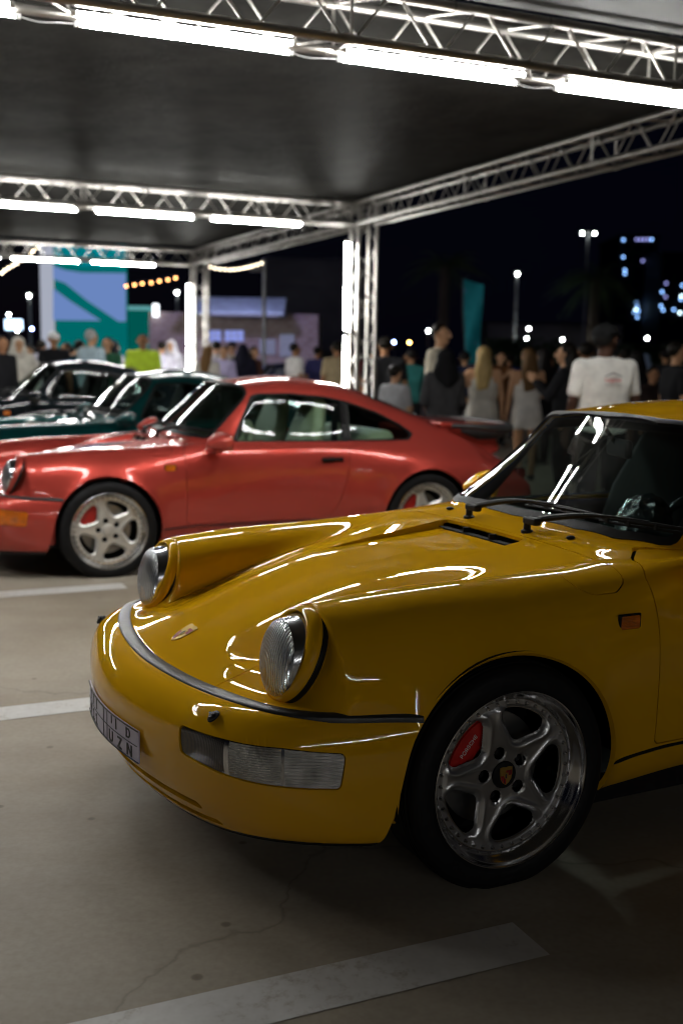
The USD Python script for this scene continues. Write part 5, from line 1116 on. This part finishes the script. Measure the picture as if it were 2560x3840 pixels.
# a violet floodlight added to the festoon pole to wash the pavilion wall
P0 = spot(607 * D7, 604 * D7, 26.0)
pl = thing('festoon_pole', 'thin pole with an added violet floodlight holding the bulb string by the dark block', 'light pole')
putm('pole', bar((P0[0], 26, 0), (P0[0], 26, P0[2] + .1), .045, 10), m_pole, pl, smooth=40)
putm('added_flood_head', box(.3, .12, .2, (P0[0] - .2, 25.96, P0[2] - .1)), m_dkmetal, pl)
m_fl = emit('added_flood_glow', (0.45, 0.42, 1.0), 30.0); putm('added_flood_glass', box(.26, .02, .16, (P0[0] - .2, 26.03, P0[2] - .1)), m_fl, pl)
fl = UsdLux.RectLight.Define(stage, pl + '/added_flood_light'); fl.CreateWidthAttr(.5); fl.CreateHeightAttr(.3); fl.CreateIntensityAttr(170.0); fl.CreateColorAttr(Gf.Vec3f(.52, .46, 1.0))
fx = UsdGeom.Xformable(fl); fx.AddTranslateOp().Set(Gf.Vec3d(P0[0] - .6, 26.1, P0[2] - .1)); fx.AddRotateZOp().Set(28.0); fx.AddRotateXOp().Set(70.0)
# dark block behind
d = 44.0
blk = thing('dark_block', 'tall plain dark grey wall behind the pavilion, right of the bulb string', 'building')
m_blk = grainy('dark_render', (0.13, 0.12, 0.12), 0.8, scale=.6, amt=.25)
quad(blk, 'wall', 612, 845, 596, 900, .3, m_blk, blk, 0, 8.0)
quad(blk, 'parapet', 611, 846, 590, 597, .3, m_dkmetal, blk, -.1, 8.2)
# feather flag
d = 21.0
fg_ = thing('feather_flag', 'tall teal feather flag on a thin pole in front of the dark trees', 'flag')
A_, B_ = spot(1064 * D7, 640 * D7, d), spot(1075 * D7, 835 * D7, d)
nz, nx = 30, 10; W = np.array([spot((1064 + 4 * (1 - (1 - t)) + (x * (46 - 14 * t))) * D7, (640 + 14 * x * (1 - t) + 195 * t) * D7, d) for t in np.linspace(0, 1, nz) for x in np.linspace(0, 1, nx)])
W[:, 1] = d + .06 * np.sin(np.tile(np.linspace(0, 4, nx), nz) + np.repeat(np.linspace(0, 5, nz), nx))
m_flag = M('teal_flag_cloth', {'t': ('geometry', {}), 'n': ('noise_texture', {'scale': 3.0, 'detail': 2.0}), 'r': ('rgb_ramp', {'ramp': [(0.45, (0.01, 0.34, 0.42)), (0.62, (0.02, 0.42, 0.50)), (0.68, (0.16, 0.45, 0.72))]}), 'p': ('principled_bsdf', {'roughness': 0.8}), 'tr': ('translucent_bsdf', {}), 'm': ('mix_closure', {'fac': 0.35})},
    [('t.position', 'n.vector'), ('n.fac', 'r.fac'), ('r.color', 'p.base_color'), ('r.color', 'tr.color'), ('p.BSDF', 'm.closure1'), ('tr.BSDF', 'm.closure2')], 'm.closure')
put('flag_cloth', W, grid_faces(nz, nx), m_flag, fg_, smooth=True)
putm('pole', tube([(A_[0] + .12, d, 0), (A_[0] + .10, d, 1.2), (A_[0] + .0, d, 2.4), (A_[0] - .02, d, A_[2]), (A_[0] + .10, d, A_[2] + .05)], .014, 8), m_dkmetal, fg_, smooth=40)
# street lamps
def lamp(px, py, dd, label, group='street lamps beyond the canopy', heads=((0, 0),), r=.05, pole=m_pole):
    P = spot(px * D7, py * D7, dd); p = thing('street_lamp', label, 'street lamp', (P[0], dd, 0), 0, group)
    putm('pole', tube([(0, 0, 0), (0, 0, P[2] * .5), (0, 0, P[2] + .05)], [.075, .065, .05], 8), pole, p, smooth=40)
    for hx, hz in heads:
        putm('arm', bar((0, 0, P[2] + .05), (hx * 1.1 + (.12 if hx == 0 else 0), 0, P[2] + .12), .03, 6), pole, p, smooth=40)
        hd = trimesh.creation.icosphere(2, 1.0); hd.apply_scale((.26, .16, .08)); hd.apply_translation((hx, 0, P[2] + .08)); putm('lamp_head', hd, m_dkmetal, p, smooth=True)
        gl = trimesh.creation.icosphere(2, r); gl.apply_translation((hx, -.10, P[2] - .02)); putm('lamp_glass', gl, m_lampw, p, smooth=True)
lamp(1187, 628, 45, 'street lamp with one white head, right of the teal flag')
lamp(1350, 535, 58, 'taller street lamp with two white heads, above the white polo man', heads=((-.32, 0), (.32, 0)))
lamp(68, 678, 46, 'street lamp at the far left above the lit white sign'); lamp(407, 671, 46, 'street lamp just left of the far lit column')
def globe(px, py, dd, label, mat, r=.04):
    P = spot(px * D7, py * D7, dd); p = thing('globe_lamp', label, 'garden lamp', (P[0], dd, 0), 0, 'low globe lamps in the dark')
    putm('post', bar((0, 0, 0), (0, 0, P[2] - r * .8), .03, 6), m_dkmetal, p); putm('base', lathe([(.12, 0), (.12, .05), (.04, .1)], 10, 'z'), m_dkmetal, p)
    g = trimesh.creation.icosphere(2, r); g.apply_translation((0, 0, P[2])); putm('globe', g, mat, p, smooth=True)
c7 = lambda x, y: ((1300 + x * .8036) / D7, (700 + y * .8036) / D7)
m_gb = emit('blue_globe', (0.35, 0.45, 1.0), 60.0); m_go = emit('orange_globe', (1.0, 0.5, 0.12), 60.0)
for (x, y), lab, mt in (((380, 673), 'white globe lamp left of the cream shirted man', m_lampw), ((720, 710), 'white globe lamp left of the lone street lamp', m_lampw), ((848, 662), 'upper white globe lamp right under the lone street lamp', m_lampw), ((838, 708), 'lower white globe lamp under the lone street lamp', m_lampw), ((1005, 713), 'white globe lamp midway to the white polo man', m_lampw), ((1400, 707), 'white globe lamp under the far towers', m_lampw), ((1400, 742), 'blue globe lamp under the far towers', m_gb), ((220, 725), 'blue globe lamp by the black tee shirt', m_gb), ((292, 727), 'orange globe lamp by the black tee shirt', m_go), ((676, 742), 'orange globe lamp over the blonde woman', m_go)):
    globe(*c7(x, y), 44, lab, mt, .042)
for (x, y), lab, mt in (((40 * .829, 398 * .829), 'small white globe lamp above the lit sign', m_lampw), ((78 * .829, 470 * .829), 'white globe lamp under the lit sign', m_lampw), ((144 * .829, 462 * .829), 'blue white globe lamp left of the white pillar', m_gb)):
    globe(x / D7, (850 + y) / D7, 44, lab, mt, .04)
d = 40.0
sg_ = thing('lit_sign', 'bright white blue lit sign at the left edge', 'sign'); quad(sg_, 'sign_face', 11, 49, 733, 757, .1, emit('lit_sign_face', (0.55, 0.75, 1.0), 4.0), sg_, 0, .15); quad(sg_, 'sign_post', 28, 31, 757, 900, .1, m_dkmetal, sg_, .02, .1)
# festoons of bulbs
def festoon(pts, dd, label, mat, r=.024):
    p = thing('bulb_string', label, 'string lights', (0, 0, 0), 0, 'strings of bulbs'); P = [spot(x, y, dd) for x, y in pts]
    putm('wire', tube([q + [0, 0, r + .03] for q in P], .006, 5), m_dark, p)
    for q in P:
        s = trimesh.creation.icosphere(2, r); s.apply_translation(q); b_ = putm('bulb', s, mat, p, smooth=True); putm('socket', bar(q + [0, 0, r * .8], q + [0, 0, r + .04], .018, 6), m_dark, b_)
festoon([(650 + x * .5102, 680 + y * .5102) for x, y in ((270, 628), (307, 638), (344, 643), (381, 646), (417, 648), (450, 646), (485, 642), (520, 636), (550, 630), (580, 622), (614, 612), (648, 600))], 24.5, 'string of white bulbs sagging right of the far column', m_bulb)
festoon([(x * .4464, 640 + y * .4464) for x, y in ((15, 858), (40, 835), (72, 815), (108, 795), (142, 777), (185, 750), (225, 722), (262, 695), (280, 672), (320, 643))], 23, 'string of white bulbs rising behind the truss at the left', m_bulb)
festoon([(x * .4464, 640 + y * .4464) for x, y in ((1060, 968), (1130, 958), (1195, 946), (1270, 940), (1338, 926), (1410, 914), (1475, 900))], 27, 'string of small orange bulbs right of the display wall', m_bulbo, .032)
# far towers: storeys of windows, a few lit
m_tower = grainy('tower_wall', (0.030, 0.032, 0.045), 0.7, scale=.2); m_wdark = plain('dark_pane', (0.012, 0.014, 0.02), 0.15)
m_wblue = emit('blue_window_glow', (0.25, 0.50, 1.0), 5.0); m_wwhite = emit('white_window_glow', (0.65, 0.90, 1.0), 8.0); m_wviolet = emit('violet_window_glow', (0.40, 0.42, 1.0), 2.0)
DT = 150.0
lit = [(1290, 247, 2), (1352, 245, 3), (1370, 245, 3), (1387, 245, 3), (1405, 245, 3), (1421, 245, 2), (1290, 327, 2), (1441, 325, 2), (1297, 388, 2), (1297, 405, 1)] + [(1437, 405 + 15 * i, 1 if i % 3 else 2) for i in range(10)] + [(1431, 470, 0), (1424, 500, 1), (1490, 450, 3), (1470, 490, 2), (1487, 513, 3), (1350, 540, 1), (1356, 556, 1), (1348, 572, 0), (1360, 580, 1), (1341, 586, 1), (1355, 608, 2), (1413, 555, 0), (1385, 575, 3), (1465, 555, 2), (1475, 575, 2), (1525, 573, 2), (1560, 510, 0), (1558, 525, 1), (1553, 588, 0), (1565, 460, 2), (1380, 345, 3)]
mm_ = [m_wwhite, m_wblue, m_wblue, m_wviolet]
def tower(px0, px1, pyt, dd, label):
    a, b = spot(px0 * D7, pyt * D7, dd), spot(px1 * D7, pyt * D7, dd); p = thing('tower_block', label, 'building', (0, 0, 0), 0, 'far tower blocks')
    w = putm('wall', box(b[0] - a[0], 12, a[2], ((a[0] + b[0]) / 2, dd + 6, a[2] / 2)), m_tower, p)
    nx_, nz_ = int((b[0] - a[0]) / 1.6), int(a[2] / 1.7)
    for i in range(nx_):
        for k_ in range(nz_): putm('window', box(.8, .06, .9, (a[0] + .9 + i * 1.6, dd - .02, 1.4 + k_ * 1.7)), m_wdark, w)
    putm('roof_edge', box(b[0] - a[0] + .4, 12.4, .4, ((a[0] + b[0]) / 2, dd + 6, a[2] + .2)), m_tower, p)
    return p
T1 = tower(1424, 1512, 546, DT, 'far dark tower with lit blue windows, left one of the pair'); T2 = tower(1520, 1640, 585, DT - 8, 'far dark tower with lit windows at the right edge')
for x, y, c in lit:
    X, Y = c7(x, y); tw, dd = (T1, DT) if X < 1515 else (T2, DT - 8); q = spot(X * D7, Y * D7, dd - .1)
    putm('lit_window', box(.24, .06, .26, q), mm_[c], tw)
# palms and shrubs
m_trunk = grainy('palm_trunk_bark', (0.10, 0.075, 0.055), 0.9, scale=14, amt=.35, bump=.6)
m_frond = M('palm_frond', {'o': ('noise_texture', {'scale': 2.0}), 't': ('texture_coordinate', {}), 'r': ('rgb_ramp', {'ramp': [(0.3, (0.06, 0.10, 0.04)), (0.7, (0.10, 0.16, 0.06))]}), 'p': ('principled_bsdf', {'roughness': 0.55}), 'tr': ('translucent_bsdf', {}), 'm': ('mix_closure', {'fac': 0.3})},
    [('t.object', 'o.vector'), ('o.fac', 'r.fac'), ('r.color', 'p.base_color'), ('r.color', 'tr.color'), ('p.BSDF', 'm.closure1'), ('tr.BSDF', 'm.closure2')], 'm.closure')
def palm(px, py, dd, label, seed, rr=1.7):
    rn = random.Random(seed); P = spot(px * D7, py * D7, dd); h = P[2]; p = thing('palm_tree', label, 'palm tree', (P[0], dd, 0), 0, 'palms beyond the canopy')
    prof = [(0, 0, 0)] + [(.03 * math.sin(z * .7 + seed), 0, z) for z in np.linspace(.3, h, 26)]
    putm('trunk', tube(prof, [.24 + .02 * (i % 2) - .003 * i for i in range(27)], 10), m_trunk, p, smooth=30)
    for k in range(26):
        az = rn.uniform(0, 2 * PI); el = rn.uniform(-.35, 1.1); L = rr * rn.uniform(.8, 1.15); V = []; F = []
        st = [np.array([math.cos(az) * t * L * math.cos(el), math.sin(az) * t * L * math.cos(el), t * L * math.sin(el) - .95 * L * t * t * .62]) for t in np.linspace(0, 1, 16)]
        sd = np.array([-math.sin(az), math.cos(az), 0])
        for i in range(1, 15):
            w = .50 * math.sin(PI * min(1, .12 + i / 16)) * rn.uniform(.8, 1.1); dn = np.array([0, 0, -.45 * w])
            fwd = (st[i + 1] - st[i]) * .9
            for s_ in (-1, 1):
                o = len(V); V += [st[i], st[i] + (st[i + 1] - st[i]) * .35, st[i] + sd * s_ * w + dn + fwd * 1.4]; F.append([o, o + 1, o + 2])
        rib = tube(st, np.linspace(.018, .004, 16), 4); o = len(V); V = np.vstack([np.array(V), rib.vertices]); F = np.vstack([np.array(F), rib.faces + o])
        put('frond', V + np.array([0, 0, h]), F, m_frond, p)
palm(1022, 612, 40, 'dim palm tree left of the teal flag', 3); palm(1368, 640, 44, 'dim palm tree behind the white polo man', 9, 1.9)
m_leaf = M('shrub_leaf', {'g': ('geometry', {}), 'r': ('rgb_ramp', {'ramp': [(0.0, (0.025, 0.05, 0.018)), (1.0, (0.06, 0.10, 0.035))]}), 'p': ('principled_bsdf', {'roughness': 0.5}), 'tr': ('translucent_bsdf', {}), 'm': ('mix_closure', {'fac': 0.3})}, [('g.random_per_island', 'r.fac'), ('r.color', 'p.base_color'), ('r.color', 'tr.color'), ('p.BSDF', 'm.closure1'), ('tr.BSDF', 'm.closure2')], 'm.closure')
def shrub(px0, px1, pyt, dd, label, seed):
    rs = np.random.RandomState(seed); a, b = spot(px0 * D7, pyt * D7, dd), spot(px1 * D7, pyt * D7, dd); n = 2600
    c = np.column_stack([rs.uniform(a[0], b[0], n), dd + rs.normal(0, .45, n), rs.uniform(0.15, 1, n) ** .8 * a[2]]); f = meshkit.fbm(c * .9, 3, seed); c = c[f > .42]
    n = len(c); u = rs.normal(size=(n, 3)); u /= np.linalg.norm(u, axis=1, keepdims=True); v = np.cross(u, rs.normal(size=(n, 3))); v /= np.linalg.norm(v, axis=1, keepdims=True)
    V = np.stack([c - u * .12, c + v * .05, c + u * .12, c - v * .05], 1).reshape(-1, 3); F = np.arange(4 * n).reshape(-1, 4)[:, [0, 1, 2]]; F2 = np.arange(4 * n).reshape(-1, 4)[:, [0, 2, 3]]
    p = thing('hedge', label, 'hedge'); put('leaves', V, np.vstack([F, F2]), m_leaf, p, kind='stuff')
    putm('stems', cat_([bar((x, dd, 0), (x + .1, dd, a[2] * .8), .03, 5) for x in np.linspace(a[0], b[0], 8)]), m_trunk, p, kind='stuff')
shrub(1120, 1300, 778, 38, 'dark hedge beyond the women in dresses', 1); shrub(1420, 1600, 792, 36, 'dark hedge at the right beyond the polo man', 2)
d = 60.0
lw = thing('low_building', 'long low grey building in the dark behind the hedge', 'building'); quad(lw, 'wall', 1120, 1420, 742, 900, .3, grainy('grey_render', (.22, .21, .24), .8, scale=.5), lw, 0, 10); quad(lw, 'roof_edge', 1118, 1422, 738, 743, .3, m_dkmetal, lw, -.2, 10.4)
# a dark car far behind the red roof
q = spot(640 * D7, 870 * D7, 25.0)
bc = build_car('parked_car', 'dark blue car far behind the red roof, between the group and the white tee shirt', (q[0] - 1.2, 25.0, math.radians(15)), m_blue, m_seat_dark, False, plate=False)
